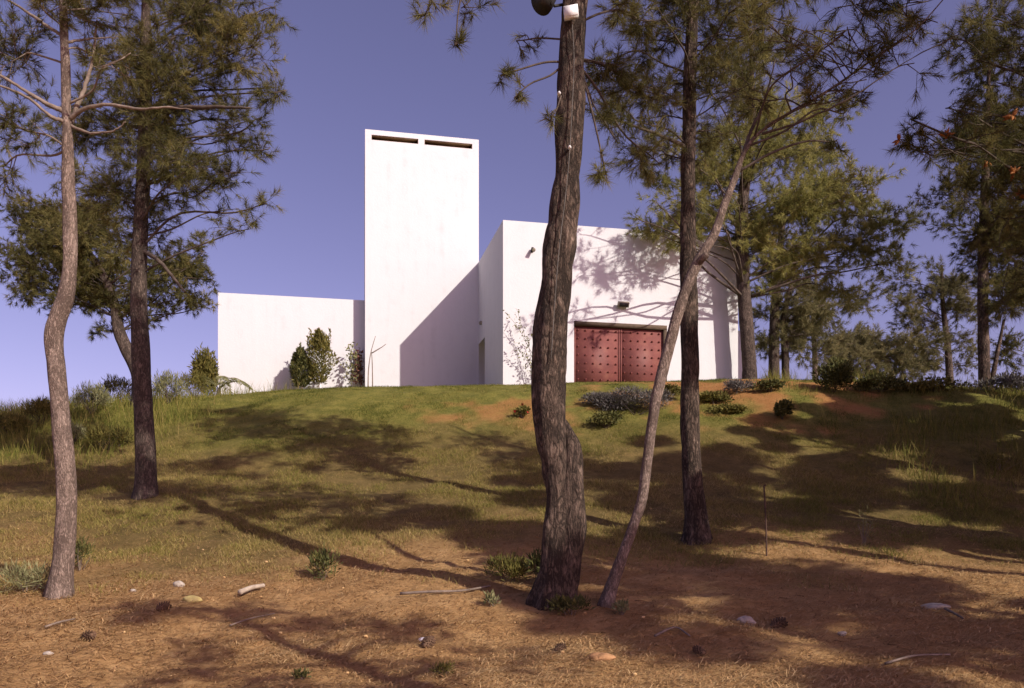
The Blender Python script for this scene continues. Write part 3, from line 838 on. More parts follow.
pine('pine_tree', 'dark trunked pine at the far right edge of the crest with heavy shaded crown',
     [(985, 396, 12), (984, 360, 11), (983, 320, 10.5), (983, 270, 10), (984, 220, 9), (986, 160, 7), (988, 100, 5), (990, 50, 2)],
     30, [(1000, 228, 46, 40, 0, 1.2), (950, 196, 34, 24, .5, 1.0), (1010, 300, 34, 36, -.5, 1.1), (1016, 350, 26, 22, .5, 1.0), (1010, 170, 40, 34, .6, 1.2), (960, 150, 36, 24, 0, 1.0), (1000, 110, 40, 34, 0, 1.0), (940, 226, 22, 14, .3, .8), (975, 260, 26, 18, .4, .7), (1040, 260, 40, 60, 0, 1), (990, 60, 40, 30, 0, 1.0), (1050, 150, 50, 60, 0, 1)],
     M_bark_dark, M_needle, L=.22, w=.010, k=22, dens=.72, segs=12, zlo=340, rough=.02, seed=12, stubs=[[(990, 392, 5), (994, 370, 5), (999, 345, 4), (1004, 320, 3)]])
# right edge foreground pine: trunk outside the frame, branches with orange cones reach in
dR = 13.0
pine('pine_tree', 'near pine whose dark branches with orange cones reach in at the right edge',
     [(1120, 560, 26), (1118, 480, 24), (1116, 380, 22), (1112, 280, 20), (1110, 180, 18), (1108, 80, 15), (1106, -40, 12), (1104, -160, 8), (1102, -260, 3)],
     dR, [(906, 141, 13, 13, 0, 1.3, 1000, 165), (925, 152, 16, 12, -.1, 1.2, 1000, 165), (925, 136, 26, 15, 0, .95, 1100, 200), (962, 140, 34, 22, .4, .9), (1000, 150, 36, 30, -.3, .9), (985, 190, 40, 18, .4, .8), (1015, 200, 34, 30, 0, .9), (980, 30, 40, 28, .3, .75), (1016, 70, 36, 34, 0, .8), (1000, 20, 40, 30, -.4, .7), (955, 110, 20, 12, .2, .7), (1030, 270, 40, 50, .4, .7), (1060, 120, 60, 60, 0, .6), (1080, -40, 90, 60, 0, .7), (1120, 20, 90, 60, -.5, .7), (1150, 150, 90, 60, 0, .6), (1100, -150, 100, 50, 0, .7)],
     M_bark_dark, L=.17, w=.0050, k=26, dens=.62, fill=.35, segs=18, zlo=300, seed=13, cones=[(946, 136, -.1, 5), (899, 140, -.1, 4), (986, 162, -.2, 4), (1014, 173, -.2, 5), (1012, 116, -.2, 5), (1020, 195, -.2, 4)])


# pines standing to the right of and behind the camera: only their shadows (and a
# step to the side) show them
def side_pine(label, x, y, h, cr_, seed, dens=1.0, low=.45):
    global rng
    rng = np.random.default_rng(seed)
    z0 = tz(x, y)
    base = np.array([x, y, z0])
    root = empty('pine_tree', base); tag(root, label, 'pine tree', 'pines to the right of the view')
    lean = rng.normal(0, .5, 2)
    T = np.array([[x, y, z0 - .2, .21], [x + lean[0] * .2, y + lean[1] * .2, z0 + h * .3, .17], [x + lean[0] * .6, y + lean[1] * .6, z0 + h * .65, .12], [x + lean[0], y + lean[1], z0 + h, .02]])
    S = crom(T, 60); mb = MB(); tube(mb, S[:, :3], S[:, 3], 12, .02); mb.build('trunk', M_bark_mid, root, base)
    cr = MB()
    for i in range(15):
        f = low + (1 - low) * (i + rng.random()) / 15
        a0 = S[int(f * 58), :3]; ang = rng.random() * 6.28; rr = cr_ * (1.15 - f * .75) * (.6 + .5 * rng.random())
        c = a0 + [math.cos(ang) * rr, math.sin(ang) * rr, .25 * rr]
        Lp = crom(np.array([a0, (a0 + c) / 2 + [0, 0, .12 * rr], c]), 10); lm = MB(); tube(lm, Lp, np.linspace(.05, .008, 10), 6)
        rad = np.array([1.0, 1.0, .5]) * (.55 + .35 * rng.random()) * cr_ * .42
        nt_ = int(150 * dens)
        u = unit(rng.normal(size=(nt_, 3))) * rng.random((nt_, 1)) ** .45
        P = c + u * rad; st = Lp[rng.integers(4, 10, nt_)]
        for j in range(0, nt_, 6): tube(lm, [st[j], (st[j] + P[j]) / 2 + [0, 0, .05], P[j]], [.012, .008, .004], 3)
        needles(cr, P, unit(P - st + rng.normal(0, .4, (nt_, 3))), .26, .017, 26, var=np.clip(rng.normal(.45, .2, nt_), 0, 1))
        lm.build('limb', M_limb, root, base)
    cr.build('crown', M_needle, root, base, smooth=False)


for i, (x, y, h, r, dn, low) in enumerate([(12.5, .2, 10, 2.6, 1.2, .45), (14.5, 2.6, 10.5, 2.6, 1.3, .4), (14.6, 6.5, 11.5, 2.4, 1.3, .45), (20.5, 13.5, 12, 2.8, 1.3, .35), (15.5, 11.2, 13, 2.4, 1.2, .5), (5.6, .6, 9, 2.0, .10, .65), (22, 6, 13, 3.0, 1.2, .45),
     (16.8, 20.5, 8.6, 2.3, 1.4, .35), (12.4, 8.2, 11, 2.3, 1.2, .5), (9.0, 5.2, 9.5, 2.2, .6, .55), (11.2, 4.6, 9, 2.2, .55, .5), (18, 9.5, 12.5, 2.6, 1.2, .4), (19.5, 17.5, 10, 2.4, 1.3, .35), (15.7, 18.2, 9, 2.0, 1.3, .4), (19.3, 22.4, 8, 2.3, 1.4, .3), (17.4, 16.2, 9.8, 2.4, 1.4, .4), (20.2, 15.4, 9.5, 2.5, 1.3, .35), (18.2, 19.4, 9.5, 2.4, 1.4, .4), (7.6, 6.8, 10, 2.2, 1.0, .5), (16, 14.6, 11, 2.3, 1.3, .45), (13.2, 10.6, 11, 2.2, 1.2, .45), (10.2, 9.2, 10.5, 2.1, 1.2, .55)]):
    side_pine('pine beside the viewpoint, outside the right edge of the photo', x, y, h, r, 100 + i, dn, low)
rng = np.random.default_rng(77)

# ------------------------------------------------------------------ things on the middle tree
p3 = lambda px, py, dd: W(px, py, d3 + dd)
lr = empty('floodlight', p3(548, 6, -.12)); tag(lr, 'round black floodlight fixed high on the thick middle trunk', 'floodlight')
mb = MB(); c = p3(547, -2, -.16); ax = unit([-.55, -.45, -.7])
tube(mb, [c - ax * .17, c - ax * .15, c - ax * .05, c + ax * .06, c + ax * .13, c + ax * .135, c + ax * .09], [.03, .07, .10, .135, .15, .14, .12], 24)
mb.build('housing', M_lampdark, lr, lr.location)
mb = MB(); tube(mb, [c + ax * .088, c + ax * .094], [.125, .115], 24); mb.build('lens', M_lampdark, lr, lr.location)
mb = MB(); tube(mb, [c, c + np.array([.1, .12, -.02]), p3(566, 4, .0)], [.018] * 3, 8); mb.build('bracket', M_lampdark, lr, lr.location)
jb = empty('junction_box', p3(571, 13, -.2)); tag(jb, 'small white box screwed to the thick trunk at the top of the photo', 'junction box')
mb = MB(); c = p3(571, 12.5, -.24); t = unit([1, -.1, .12]); u2 = unit([-.1, .1, 1])
mb.box(c, t * .085, np.array([0, .035, 0]), u2 * .075); mb.build('case', M_lampwhite, jb, jb.location, smooth=False)
mb = MB(); mb.box(c + [0, -.04, 0], t * .075, np.array([0, .006, 0]), u2 * .065); mb.build('lid', M_lampwhite, jb, jb.location, smooth=False)
mb = MB()
tube(mb, crom(np.array([p3(572, 20, -.2), p3(574, 60, -.205), p3(572, 110, -.215), p3(569, 160, -.222), p3(565, 200, -.23), p3(559, 250, -.24), p3(555, 300, -.25), p3(551, 360, -.26)]), 40), np.full(40, .005), 6)
tag(mb.build('cable', M_cable), 'grey cable running down the thick middle trunk from the white box', 'cable')
for px, py, lab in ((559, 94, 'small white porcelain insulator on the left edge of the thick trunk'), (569.5, 148, 'small white cable clip holding the cable on the thick trunk')):
    mb = MB(); c = p3(px, py, -.2); tube(mb, [c + [0, .08, 0], c, c + [0, -.02, 0], c + [0, -.05, 0]], [.008, .018, .022, .01], 10)
    tag(mb.build('cable_clip', M_lampwhite), lab, 'cable clip')


# ------------------------------------------------------------------ shrubs and plants
def shrub(name, label, c, r, lobes, mat, n, L, w, cat='shrub', group=None, stem=M_limb, upright=0., stems=7, crownname='foliage', stem_r=.012, flowers=0, loose=1.0):
    """c: foot; r: (rx, ry, rz) overall size"""
    c = np.asarray(c, float); r = np.asarray(r, float)
    root = empty(name, c); tag(root, label, cat, group)
    sm = MB(); fm = MB()
    tips = []
    for i in range(stems):
        a_ = rng.random() * 6.28; q = rng.random() ** .6
        tip = c + np.array([math.cos(a_) * r[0] * q * .8, math.sin(a_) * r[1] * q * .8, r[2] * (1.0 + .7 * rng.random()) * (1 - .3 * q)])
        mid = (c + tip) / 2 + rng.normal(0, .06, 3) * r
        tube(sm, crom(np.array([c + [0, 0, -.08], mid, tip]), 8), np.linspace(stem_r, .003, 8), 5); tips.append((mid, tip))
    sm.build('stems', stem, root, c)
    per = max(1, n // lobes)
    for i in range(lobes):
        u = unit(rng.normal(size=3)); u[2] = abs(u[2]) * 1.3 - .25
        lc = c + np.array([0, 0, r[2] * .85]) + u * r * .62 * np.array([1, 1, .9])
        lrad = r * loose * (.30 + .28 * rng.random()) * [1, 1, 1 + upright]
        U_ = unit(rng.normal(size=(per, 3))); rr = rng.random((per, 1)) ** .4
        P = lc + U_ * rr * lrad
        P[:, 2] = np.maximum(P[:, 2], c[2] - .03)
        D = unit(U_ * .7 + rng.normal(0, .5, (per, 3)) + [0, 0, .3 + upright])
        leaves(fm, P, D, L, w, np.clip(rng.normal(rng.normal(.5, .12), .2, per), 0, 1))
    fm.build(crownname, mat, root, c, smooth=False)
    if flowers:
        fl = MB()
        U_ = unit(rng.normal(size=(flowers, 3)) + [0, -.6, .6]); P = c + [0, 0, r[2] * .8] + U_ * r
        for k in range(5): leaves(fl, P, unit(rng.normal(size=(flowers, 3))), .07, .05, rng.random(flowers))
        fl.build('flowers', M_flower, root, c, smooth=False)
    return root


def S_at(px, py, rx, ry, d=None):
    p = hit(px, py) if d is None else np.array([(px - HX) / F * d, d, tz((px - HX) / F * d, d)])
    s = p[1] / F
    return p, (rx * s, rx * s * .8, ry * s)


# by the low wing
c, r = S_at(303, 0, 13, 17, 35.0)
for (px, rx, py_top, lab, mt) in ((301, 15, 349, 'darker rounder small tree of the pair by the low white wing', M_shrub), (319, 16.5, 331, 'taller olive small tree with spiky top by the low white wing', M_shrub_olive)):
    d_ = 36.35; x = (px - HX) / F * d_; z = tz(x, d_); base = np.array([x, d_, z]); s = d_ / F
    root = empty('small_tree', base); tag(root, lab, 'small tree', 'small trees by the low wing')
    mb = MB(); tube(mb, crom(np.array([base - [0, 0, .2], base + [.05, 0, .7], base + [-.03, 0, 1.3]]), 12), np.linspace(.075, .04, 12), 8, .01)
    mb.build('trunk', M_lampwhite if px > 310 else M_limb_pale, root, base)
    top = (HY - py_top) / F * d_; fm = MB(); lo = (HY - (388 if px < 310 else 384)) / F * d_
    N = 2600; h = rng.random(N) ** .9
    prof = np.clip(.38 + 1.25 * h, 0, 1) * np.clip((1.0 - h) * 1.7, 0, 1) ** .8
    a_ = rng.random(N) * 6.28; q = rng.random(N) ** .45
    lob = .55 + .8 * vnoise(np.stack([np.cos(a_) * 1.7 + 5, np.sin(a_) * 1.7 + 5, h * 2.5], -1), px)
    R0 = rx * s
    P = np.stack([x + np.cos(a_) * q * prof * lob * R0, d_ + np.sin(a_) * q * prof * lob * R0, lo + h * (top - lo) * (.86 + .2 * lob - .06)], -1)
    P[:, 2] = np.minimum(P[:, 2], top)
    D = unit(np.stack([np.cos(a_) * .5, np.sin(a_) * .5, np.full(N, .7)], -1) + rng.normal(0, .35, (N, 3)))
    leaves(fm, P, D, .17, .055, np.clip(rng.normal(.5, .22, N), 0, 1))
    # spiky leaders
    for k in range(16):
        a0 = rng.random() * 6.28; q0 = rng.random() * .85
        b0 = np.array([x + math.cos(a0) * q0 * R0, d_ + math.sin(a0) * q0 * R0, lo + (top - lo) * (.5 + .25 * rng.random())]); hh = (top - lo) * (.16 + .20 * rng.random())
        tt = rng.random(60)[:, None]
        P2 = b0 + np.array([0, 0, 1.]) * tt * hh + rng.normal(0, .05, (60, 3)) * (1.2 - tt)
        leaves(fm, P2, unit(rng.normal(0, .4, (60, 3)) + [0, 0, 1]), .15, .045, np.clip(rng.normal(.6, .2, 60), 0, 1))
    fm.build('crown', mt, root, base, smooth=False)

# narrow conifer left of wing
c, r = S_at(204, 0, 15, 27, 36.0)
shrub('conifer', 'narrow dark conifer half hidden at the left end of the low wing', c + np.array([0, 0, .3]), r, 12, M_shrub_olive, 3600, .2, .06, cat='conifer', upright=.6, stems=5, crownname='crown')
# young palm
d_ = 34.6; x = (219 - HX) / F * d_; base = np.array([x, d_, tz(x, d_)])
root = empty('palm', base); tag(root, 'young palm with arching feathery fronds at the left end of the low wing', 'palm')
mb = MB(); tube(mb, [base - [0, 0, .2], base + [0, 0, .2], base + [0, 0, .75]], [.14, .15, .08], 10, .02); mb.build('trunk', M_limb, root, base); up_ = np.array([0, 0, .3])
for k in range(8):
    a_ = [0.1, -.5, .6, 1.6, 2.5, 3.3, 4.2, 5.2][k]; ln = 1.25 + .25 * rng.random()
    dv = np.array([math.cos(a_), math.sin(a_), 0]); st = base + up_ + [0, 0, .42]
    pk = crom(np.array([st, st + dv * ln * .35 + [0, 0, .35], st + dv * ln * .75 + [0, 0, .36], st + dv * ln + [0, 0, .12]]), 16)
    mb = MB(); tube(mb, pk, np.linspace(.018, .004, 16), 5)
    T_ = unit(np.gradient(pk, axis=0)); sd_ = unit(np.cross(T_, [0, 0, 1.]))
    for e in (-1, 1):
        i_ = np.repeat(np.arange(3, 16), 4); P = pk[i_] + rng.normal(0, .012, (len(i_), 3))
        leaves(mb, P, sd_[i_] * e + T_[i_] * .6 + [0, 0, -.25], .30, .028, np.clip(rng.normal(.6, .15, len(i_)), 0, 1))
    mb.build('frond', M_shrub_pale, root, base, smooth=False)


def climber(name, label, pts, mat, n, L, w, spread, stem=M_limb):
    base = np.asarray(pts[0][0], float); root = empty(name, base); tag(root, label, 'climbing plant')
    sm = MB(); fm = MB()
    for P in pts:
        q = crom(np.array(P), 20); q[1:] += rng.normal(0, .015, (19, 3)); tube(sm, q, np.linspace(.016, .004, 20), 5)
        i_ = rng.integers(4, 20, n); pp = q[i_] + rng.normal(0, 1, (n, 3)) * np.array([spread, spread * .35, spread])
        leaves(fm, pp, rng.normal(0, .7, (n, 3)) + [0, -.4, .1], L, w, np.clip(rng.normal(.55, .25, n), 0, 1))
    sm.build('stems', stem, root, base); fm.build('leaves', mat, root, base, smooth=False)


def onwall(px, py, d): return W(px, py, d)


dw = 37.6
climber('creeper', 'pale leaved creeper on the right edge of the low wing', [[onwall(354, 390, dw - .5), onwall(353, 375, dw - .45), onwall(354, 360, dw - .4), onwall(352, 345, dw - .35)], [onwall(352, 390, dw - .5), onwall(350, 372, dw - .45), onwall(350, 350, dw - .4)]], M_shrub_pale, 90, .17, .09, .12)
climber('creeper', 'reddish creeper in the shaded strip beside the tower', [[onwall(358, 390, dw - .1), onwall(358, 375, dw + .1), onwall(357, 356, dw + .1)], [onwall(360, 390, dw - .1), onwall(360, 372, dw), onwall(360, 350, dw)]], M_redleaf, 110, .16, .10, .10)
df = 33.0
climber('creeper', 'arching leafy climber against the left end of the hall facade', [[onwall(541, 392, df - .25), onwall(537, 372, df - .22), onwall(530, 350, df - .25), onwall(518, 328, df - .35), onwall(505, 312, df - .45)], [onwall(541, 392, df - .25), onwall(534, 360, df - .3), onwall(524, 332, df - .3), onwall(516, 308, df - .35)], [onwall(543, 392, df - .2), onwall(541, 365, df - .15), onwall(534, 335, df - .2)], [onwall(540, 392, df - .2), onwall(530, 365, df - .2), onwall(514, 345, df - .4)]], M_shrub_pale, 60, .13, .06, .09)
# bare sapling by the tower
base = W(369, 388, 36.2); root = empty('sapling', base); tag(root, 'bare thin forked sapling in front of the tower foot', 'sapling')
for P in ([(368, 392), (368.5, 370), (371, 352), (375.5, 336)], [(372.5, 392), (372.5, 375), (372, 358), (371, 350)], [(372, 353), (377, 350), (382, 347), (386, 344)]):
    mb = MB(); tube(mb, crom(np.array([W(a_, b_, 36.2) for a_, b_ in P]), 14), np.linspace(.03, .012, 14), 6)
    mb.build('stem', M_limb_pale, root, base)

GS = 'shrubs along the crest'
for (px, py, rx, ry, mt, n, L, w, lab, fl, up) in [
    (636, 414, 40, 14, M_shrub_grey, 5200, .13, .02, 'wide silvery grey cushion shrub below the red door', 0, .1),
    (596, 405, 18, 6, M_shrub_grey, 2200, .13, .02, 'smaller silvery grey cushion shrub just right of the thick trunk', 0, .1),
    (606, 428, 20, 8, M_shrub, 1700, .09, .035, 'dark green leafy shrub below the grey cushion shrubs', 0, 0),
    (714, 404, 18, 6, M_shrub_olive, 1300, .10, .05, 'green shrub right of the straight dark trunk, before the white wall', 0, 0),
    (670, 400, 15, 8, M_shrub_olive, 1100, .10, .05, 'small olive shrub between the leaning and straight trunks', 0, 0),
    (738, 393, 17, 7, M_shrub_grey, 1200, .12, .025, 'pale grey low shrub at the foot of the corner pine', 0, 0),
    (728, 414, 18, 5, M_shrub_olive, 1100, .10, .05, 'olive shrub on the upper edge of the orange soil', 0, 0),
    (783, 419, 10, 10, M_shrub, 900, .11, .06, 'small dark leafy weed standing in the orange soil', 0, 0),
    (834, 392, 20, 17, M_shrub, 2600, .13, .05, 'dark spiky bush on the crest right of the orange soil', 0, .4),
    (880, 392, 26, 9, M_shrub, 1800, .12, .05, 'low dark bush on the shaded crest', 0, 0),
    (935, 392, 30, 7, M_shrub_olive, 1800, .12, .05, 'wide low olive bush under the thin open pine', 0, 0),
    (1004, 394, 30, 10, M_shrub_grey, 2000, .14, .04, 'greyish bush at the right edge of the crest', 0, .2),
    (522, 418, 8, 7, M_shrub_olive, 500, .09, .04, 'small plant with red flowers left of the thick trunk', 7, 0),
    (770, 392, 16, 6, M_shrub, 900, .11, .05, 'small dark bush beside the low white wall', 0, 0)]:
    c, r = S_at(px, py, rx, ry)
    shrub('shrub', lab, c, r, 11, mt, n, L, w, group=GS, upright=up, flowers=fl)

GW = 'bushes and weeds on the left crest'
for (px, py, rx, ry, mt, n, lab, up) in [
    (10, 436, 26, 12, M_shrub_olive, 2400, 'loose olive bush at the left edge of the photo', .5),
    (42, 424, 22, 13, M_shrub_olive, 2000, 'feathery bush between left edge and pale trunk', .9),
    (92, 414, 22, 16, M_shrub_pale, 2000, 'pale feathery bush just right of the pale trunk on the crest', .9),
    (118, 402, 20, 15, M_shrub_olive, 1900, 'olive weedy bush left of the straight pine', .9),
    (168, 404, 22, 17, M_shrub_pale, 2000, 'tall pale weedy bush right of the straight pine', .9),
    (194, 398, 18, 14, M_shrub_olive, 1500, 'olive weedy bush below the narrow conifer', .9),
    (108, 450, 28, 14, M_shrub_olive, 2000, 'olive bush on the slope between the two left trunks', .6),
    (70, 444, 20, 12, M_shrub_pale, 1300, 'greyish weedy bush behind the kinked trunk', .8)]:
    c, r = S_at(px, py, rx, ry)
    shrub('bush', lab, c, r, 30, mt, int(n * .8), .17, .02, loose=.55, cat='bush', group=GW, upright=up, stems=14)

# weeds lower down
GL = 'weeds on the lower slope'
for (px, py, rx, ry, mt, n, L, w, lab) in [
    (322, 580, 17, 15, M_shrub, 500, .11, .02, 'dark weed standing alone at the grass edge left of the thick trunk'),
    (540, 585, 16, 16, M_shrub, 520, .10, .025, 'leafy weed against the left foot of the thick trunk'),
    (508, 582, 26, 12, M_shrub_olive, 1300, .09, .015, 'rounded olive tussock left of the thick trunk'),
    (492, 606, 8, 6, M_shrub_pale, 160, .06, .02, 'little pale green sprout on the litter left of the thick trunk'),
    (80, 570, 14, 16, M_shrub, 380, .12, .015, 'dark weed just right of the pale trunk foot'),
    (28, 592, 26, 14, M_shrub_pale, 600, .14, .012, 'tangle of pale dry weeds left of the pale trunk foot'),
    (572, 615, 24, 9, M_shrub, 500, .07, .02, 'low green weeds at the foot of the thick trunk'),
    (622, 615, 10, 7, M_shrub_pale, 180, .06, .02, 'tiny pale weed beside the foot of the leaning pine'),
    (302, 680, 8, 5, M_shrub, 160, .04, .015, 'tiny dark weed at the bottom edge of the photo'),
    (445, 676, 16, 6, M_shrub_olive, 260, .05, .01, 'yellowish grass sprouts at the bottom edge of the photo'),
    (864, 545, 9, 18, M_shrub_pale, 120, .09, .01, 'thin upright dry weed on the sunlit strip at right'),
    (1000, 470, 26, 10, M_shrub_olive, 700, .12, .015, 'weedy tussock on the slope at the right edge')]:
    c, r = S_at(px, py, rx, ry)
    shrub('weed', lab, c, r, 8, mt, n, L, w, cat='weed', group=GL, upright=.7, stems=10, stem=M_limb_pale, stem_r=.005)


# ------------------------------------------------------------------ grass and litter
def blades(mb, x, y, h, w, lean, var, sink=.01):
    n = len(x)
    z = terrain(x, y) - sink
    P = np.stack([x, y, z], -1)
    a_ = rng.random(n) * 6.28
    s = np.stack([np.cos(a_), np.sin(a_), np.zeros(n)], -1) * (w * .5)[:, None]
    ln = np.stack([rng.normal(0, 1, n) * lean * h, rng.normal(0, 1, n) * lean * h, h], -1)
    v = np.stack([P - s, P + s, P + ln * [.5, .5, .62] + s * .6, P + ln * [.5, .5, .62] - s * .6, P + ln], 1).reshape(-1, 3)
    i = np.arange(n)[:, None] * 5
    mb.add(v, i + np.array([[0, 1, 2, 3]]), i + np.array([[3, 2, 4]]), np.repeat(var, 5))


mb = MB()
N = 850000
# sample more densely close to the camera, inside the view wedge
yy = 9.5 + (31.5 - 9.5) * rng.random(N) ** 1.05
xx = (rng.random(N) * 2 - 1) * (yy * .66 + 1)
gmk, soil = grass_mask(xx, yy)
patch = fbm2(xx, yy, 1.3, 55, 3); big = fbm2(xx, yy, .3, 56, 2)
keep = rng.random(N) < np.clip(gmk * (.06 + .3 * up + 3.0 * (patch - .40)), 0, 1)
xx, yy, patch, big, gmk = xx[keep], yy[keep], patch[keep], big[keep], gmk[keep]
up = smooth01((yy - 19.5) / 6 + (fbm2(xx, yy, .5, 80, 3) - .5) * .8)
h = (.02 + .062 * rng.random(len(xx)) ** 1.8) * (.35 + 1.6 * patch) * (1.1 - .25 * up)
v = np.clip(.76 - .50 * up + (big - .5) * .7 + (patch - .5) * -.5 + rng.normal(0, .2, len(xx)), 0, 1)
blades(mb, xx, yy, h, np.full(len(xx), .009), .65, v)
tag(mb.build('grass', M_grass, smooth=False), 'short olive and straw coloured grass covering the slope', 'grass', kind='stuff')
# tall wild grass on left crest and right slope
mb = MB()
N = 60000
xx = -24 + 16.5 * rng.random(N); yy = 19 + 12.5 * rng.random(N)
k = (rng.random(N) < smooth01((yy - 20 + 4 * (fbm2(xx, yy, .6, 63) - .5)) / 4) * smooth01((-(xx + 8.0) - (fbm2(xx, yy, .5, 60) - .5) * 6) / 4) * fbm2(xx, yy, .8, 61) * 1.4)
xa, ya = xx[k], yy[k]
xx = 9 + 14 * rng.random(N); yy = 15 + 15 * rng.random(N)
k = rng.random(N) < np.clip((fbm2(xx, yy, .9, 62) - .52) * 3, 0, .6)
xa = np.concatenate([xa, xx[k]]); ya = np.concatenate([ya, yy[k]])
h = (.12 + .55 * rng.random(len(xa)) ** 2.2)
blades(mb, xa, ya, h, np.full(len(xa), .014), .35, np.clip(rng.normal(.4, .2, len(xa)), 0, 1))
tag(mb.build('wild_grass', M_grass, smooth=False), 'tall wild grass among the bushes at both ends of the crest', 'grass', kind='stuff')
# pine litter
mb = MB()
N = 300000
yy = 6.2 + 11.0 * rng.random(N) ** 1.15
xx = (rng.random(N) * 2 - 1) * (yy * .66 + .8)
gmk, soil = grass_mask(xx, yy)
pl = fbm2(xx, yy, 1.1, 70, 3)
k = rng.random(N) < np.clip((1.05 - gmk * .8) * (.25 + 1.5 * (pl - .25)), 0, 1)
xx, yy, pl = xx[k], yy[k], pl[k]; n = len(xx)
z = terrain(xx, yy) + .004 + .02 * rng.random(n)
a_ = rng.normal(.2, .9, n); ln = .05 + .075 * rng.random(n)
dv = np.stack([np.cos(a_), np.sin(a_), rng.normal(.08, .16, n)], -1) * ln[:, None]
sv = np.stack([-np.sin(a_), np.cos(a_), np.zeros(n)], -1) * (.0024 + .002 * rng.random(n))[:, None]
P = np.stack([xx, yy, z], -1)
mid = P + dv * .5 + np.stack([np.zeros(n), np.zeros(n), .012 * rng.random(n)], -1)
v = np.stack([P - sv, P + sv, mid + sv, mid - sv, P + dv + sv * .5, P + dv - sv * .5], 1).reshape(-1, 3)
i = np.arange(n)[:, None] * 6
q = np.concatenate([i + [[0, 1, 2, 3]], i + [[3, 2, 4, 5]]])
mb.add(v, q, None, np.repeat(np.clip(rng.normal(.5, .24, n) + (pl - .5) * .8, 0, 1), 6))
nt2 = 420
yy = 6.4 + 8 * rng.random(nt2) ** 1.2; xx = (rng.random(nt2) * 2 - 1) * (yy * .66 + .8); zz = terrain(xx, yy)
for t_ in range(nt2):
    a_ = rng.random() * 6.28; ln = .06 + .22 * rng.random() ** 2; p0 = np.array([xx[t_], yy[t_], zz[t_] + .008]); dv = np.array([math.cos(a_), math.sin(a_), .05 * rng.normal()]) * ln
    tube(mb, [p0, p0 + dv * .5 + rng.normal(0, .015, 3) * [1, 1, .4], p0 + dv], [.0045, .004, .0025], 4, var=float(np.clip(rng.normal(.2, .3), 0, 1)))
nc = 160
yy = 6.4 + 9 * rng.random(nc) ** 1.2; xx = (rng.random(nc) * 2 - 1) * (yy * .66 + .8); zz = terrain(xx, yy)
for t_ in range(nc):
    r_ = .008 + .016 * rng.random() ** 2; p0 = np.array([xx[t_], yy[t_], zz[t_] + r_ * .4])
    tube(mb, [p0 + [-r_, 0, 0], p0 + [-r_ * .5, 0, r_ * .3], p0 + [r_ * .5, r_ * .2, r_ * .3], p0 + [r_, 0, 0]], [r_ * .3, r_ * .8, r_ * .75, r_ * .3], 6, var=float(.6 + .4 * rng.random()))
tag(mb.build('pine_litter', M_litter, smooth=False), 'fallen brown pine needles strewn over the foreground', 'pine litter', kind='stuff')


# ------------------------------------------------------------------ small things on the ground
def rock(label, px, py, sx, sy, mat, flat=.6, name='stone', group='stones on the pine litter', seed=0):
    p = hit(px, py); s = p[1] / F
    mb = MB(); n, mseg = 14, 20
    th = np.linspace(0, math.pi, n)[:, None]; ph = np.linspace(0, 2 * math.pi, mseg, endpoint=False)[None, :]
    D = np.stack([np.sin(th) * np.cos(ph), np.sin(th) * np.sin(ph), np.cos(th) + 0 * ph], -1)
    f = .75 + .5 * vnoise(D * 1.6 + seed * 3.1 + 9, seed) + .12 * vnoise(D * 5 + 4, seed)
    Vv = D * f[..., None] * np.array([sx * s, sx * s * flat, sy * s])
    i = np.arange(n - 1)[:, None] * mseg; j = np.arange(mseg)[None, :]; j2 = (j + 1) % mseg
    mb.add(Vv.reshape(-1, 3) + p + [0, 0, sy * s * .45], np.stack([i + j, i + mseg + j, i + mseg + j2, i + j2], -1).reshape(-1, 4))
    return tag(mb.build(name, mat, None, p), label, 'stone', group)


rock('yellowish flat stone on the litter at left', 192, 602, 9, 4.2, M_stone_y, seed=1)
rock('pale angular stone behind the yellowish one', 179, 587, 5.5, 4, M_stone, seed=2)
rock('rounded pale stone right of the leaning pine, beside a cone', 746, 624, 9, 5.5, M_stone, seed=3)
rock('wide flat pale stone at the right on shaded litter', 936, 609, 14, 3.8, M_stone, seed=4)
rock('small pale stone below the shaded strip at right', 842, 635, 4.5, 2.6, M_stone, seed=5)
rock('ochre stone half buried near the bottom, right of the thick trunk', 601, 660, 13, 4.5, M_stone_o, seed=6)
rock('small white stone beside the dark cone at bottom centre', 423, 641, 4, 2.5, M_lampwhite, seed=7)
rock('small pale pebble left near the bottom edge', 48, 655, 5, 2.4, M_stone, seed=8)
rock('tiny pale pebble on the litter just left of the yellowish stone', 133, 592, 3, 1.8, M_stone, seed=9)


def cone(label, px, py, r, ang):
    p = hit(px, py); s = r * p[1] / F
    mb = MB(); ax = unit([math.cos(ang), math.sin(ang), .25]); c = p + [0, 0, s * .8]
    t = np.linspace(-1, 1, 12); tube(mb, c + ax * (t * s * 1.5)[:, None], np.maximum(.15, np.sqrt(np.maximum(0, 1 - t ** 2)) * (1 - .2 * t)) * s * .7, 10)
    e1 = unit(np.cross(ax, [0, 0, 1])); e2 = np.cross(ax, e1)
    for k in range(60):
        u = -0.9 + 1.8 * k / 60; a_ = k * 2.4
        rr = math.sqrt(max(0, 1 - u * u)) * (1 - .2 * u) * s * .7
        o = e1 * math.cos(a_) + e2 * math.sin(a_); q = c + ax * u * s * 1.5 + o * rr
        tg = np.cross(ax, o)
        mb.add([q - tg * s * .2 - o * s * .1, q + tg * s * .2 - o * s * .1, q + o * s * .42 + ax * s * .3 + tg * s * .16, q + o * s * .42 + ax * s * .3 - tg * s * .16, q + o * s * .3 + ax * s * .12], [[0, 1, 2, 3]], [[0, 4, 1]])
    return tag(mb.build('pine_cone', M_conebrown, None, p, smooth=False), label, 'pine cone', 'fallen pine cones')


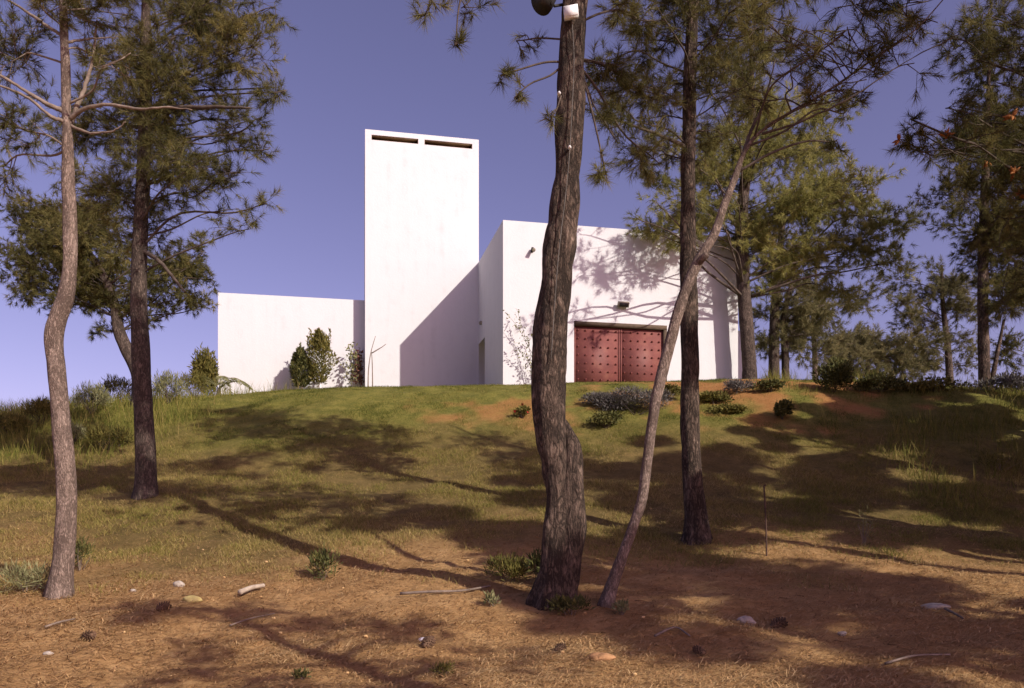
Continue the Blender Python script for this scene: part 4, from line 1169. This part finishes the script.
cone('dark brown pine cone left of the yellowish stone', 163, 611, 5, .9)
cone('brown pine cone beside the rounded pale stone at right', 778, 629, 6, .3)
cone('dark pine cone beside the small white stone at bottom centre', 428, 648, 6, 1.2)
cone('pine cone near the bottom edge, right of the ochre stone', 700, 655, 5, 2.0)
cone('pine cone on the litter at left near the bottom edge', 88, 640, 5, -.4)
cone('pine cone in front of the foot of the leaning pine', 560, 652, 4.5, .6)


def stick(label, pts, w, mat=M_deadwood, name='stick', cat='stick'):
    P = np.array([hit(*p) + [0, 0, w * .012 + (.015 if i % 2 else .005)] for i, p in enumerate(pts)]); s = P[0, 1] / F
    mb = MB(); q = crom(P, 14); tube(mb, q, np.linspace(w, w * .7, 14) / 2 * s, 8, .003, 12)
    return tag(mb.build(name, mat), label, cat, 'fallen sticks')


stick('short grey piece of dead wood on the litter, right of the yellowish stone', [(240, 598), (252, 594), (264, 591)], 6)
stick('long thin pale dead branch lying on the litter left of the thick trunk', [(400, 597), (430, 596), (462, 594), (490, 590)], 3.2, M_limb_pale)
stick('thin twig on the litter in front of the pale pine', [(45, 630), (60, 626), (75, 622)], 2.5, M_limb_pale)
stick('bent twig beside the wide flat stone at right', [(945, 612), (955, 618), (963, 622)], 3, M_limb_pale)
stick('twig on the litter at the bottom right corner area', [(885, 668), (915, 661), (950, 659)], 3, M_limb_pale)
stick('twig lying at bottom centre, right of the thick trunk', [(655, 640), (675, 632), (690, 640)], 3, M_limb_pale)
stick('thin straw coloured twig at bottom centre left', [(230, 628), (250, 622), (275, 616)], 2, M_limb_pale)
# thin iron rod
p = hit(767, 556); mb = MB(); tp_ = W(764, 486, p[1]); s = p[1] / F
tube(mb, crom(np.array([p - [0, 0, .2], (p + tp_) / 2 + [.005, 0, 0], tp_]), 12), np.full(12, .9 * s), 8)
tube(mb, [tp_, tp_ + [0.02, 0, .02], tp_ + [.035, 0, 0]], [.85 * s] * 3, 6)
tag(mb.build('iron_rod', M_rust), 'thin dark iron rod standing upright in the slope right of the straight trunk', 'iron rod')
print('STAT', STAT)
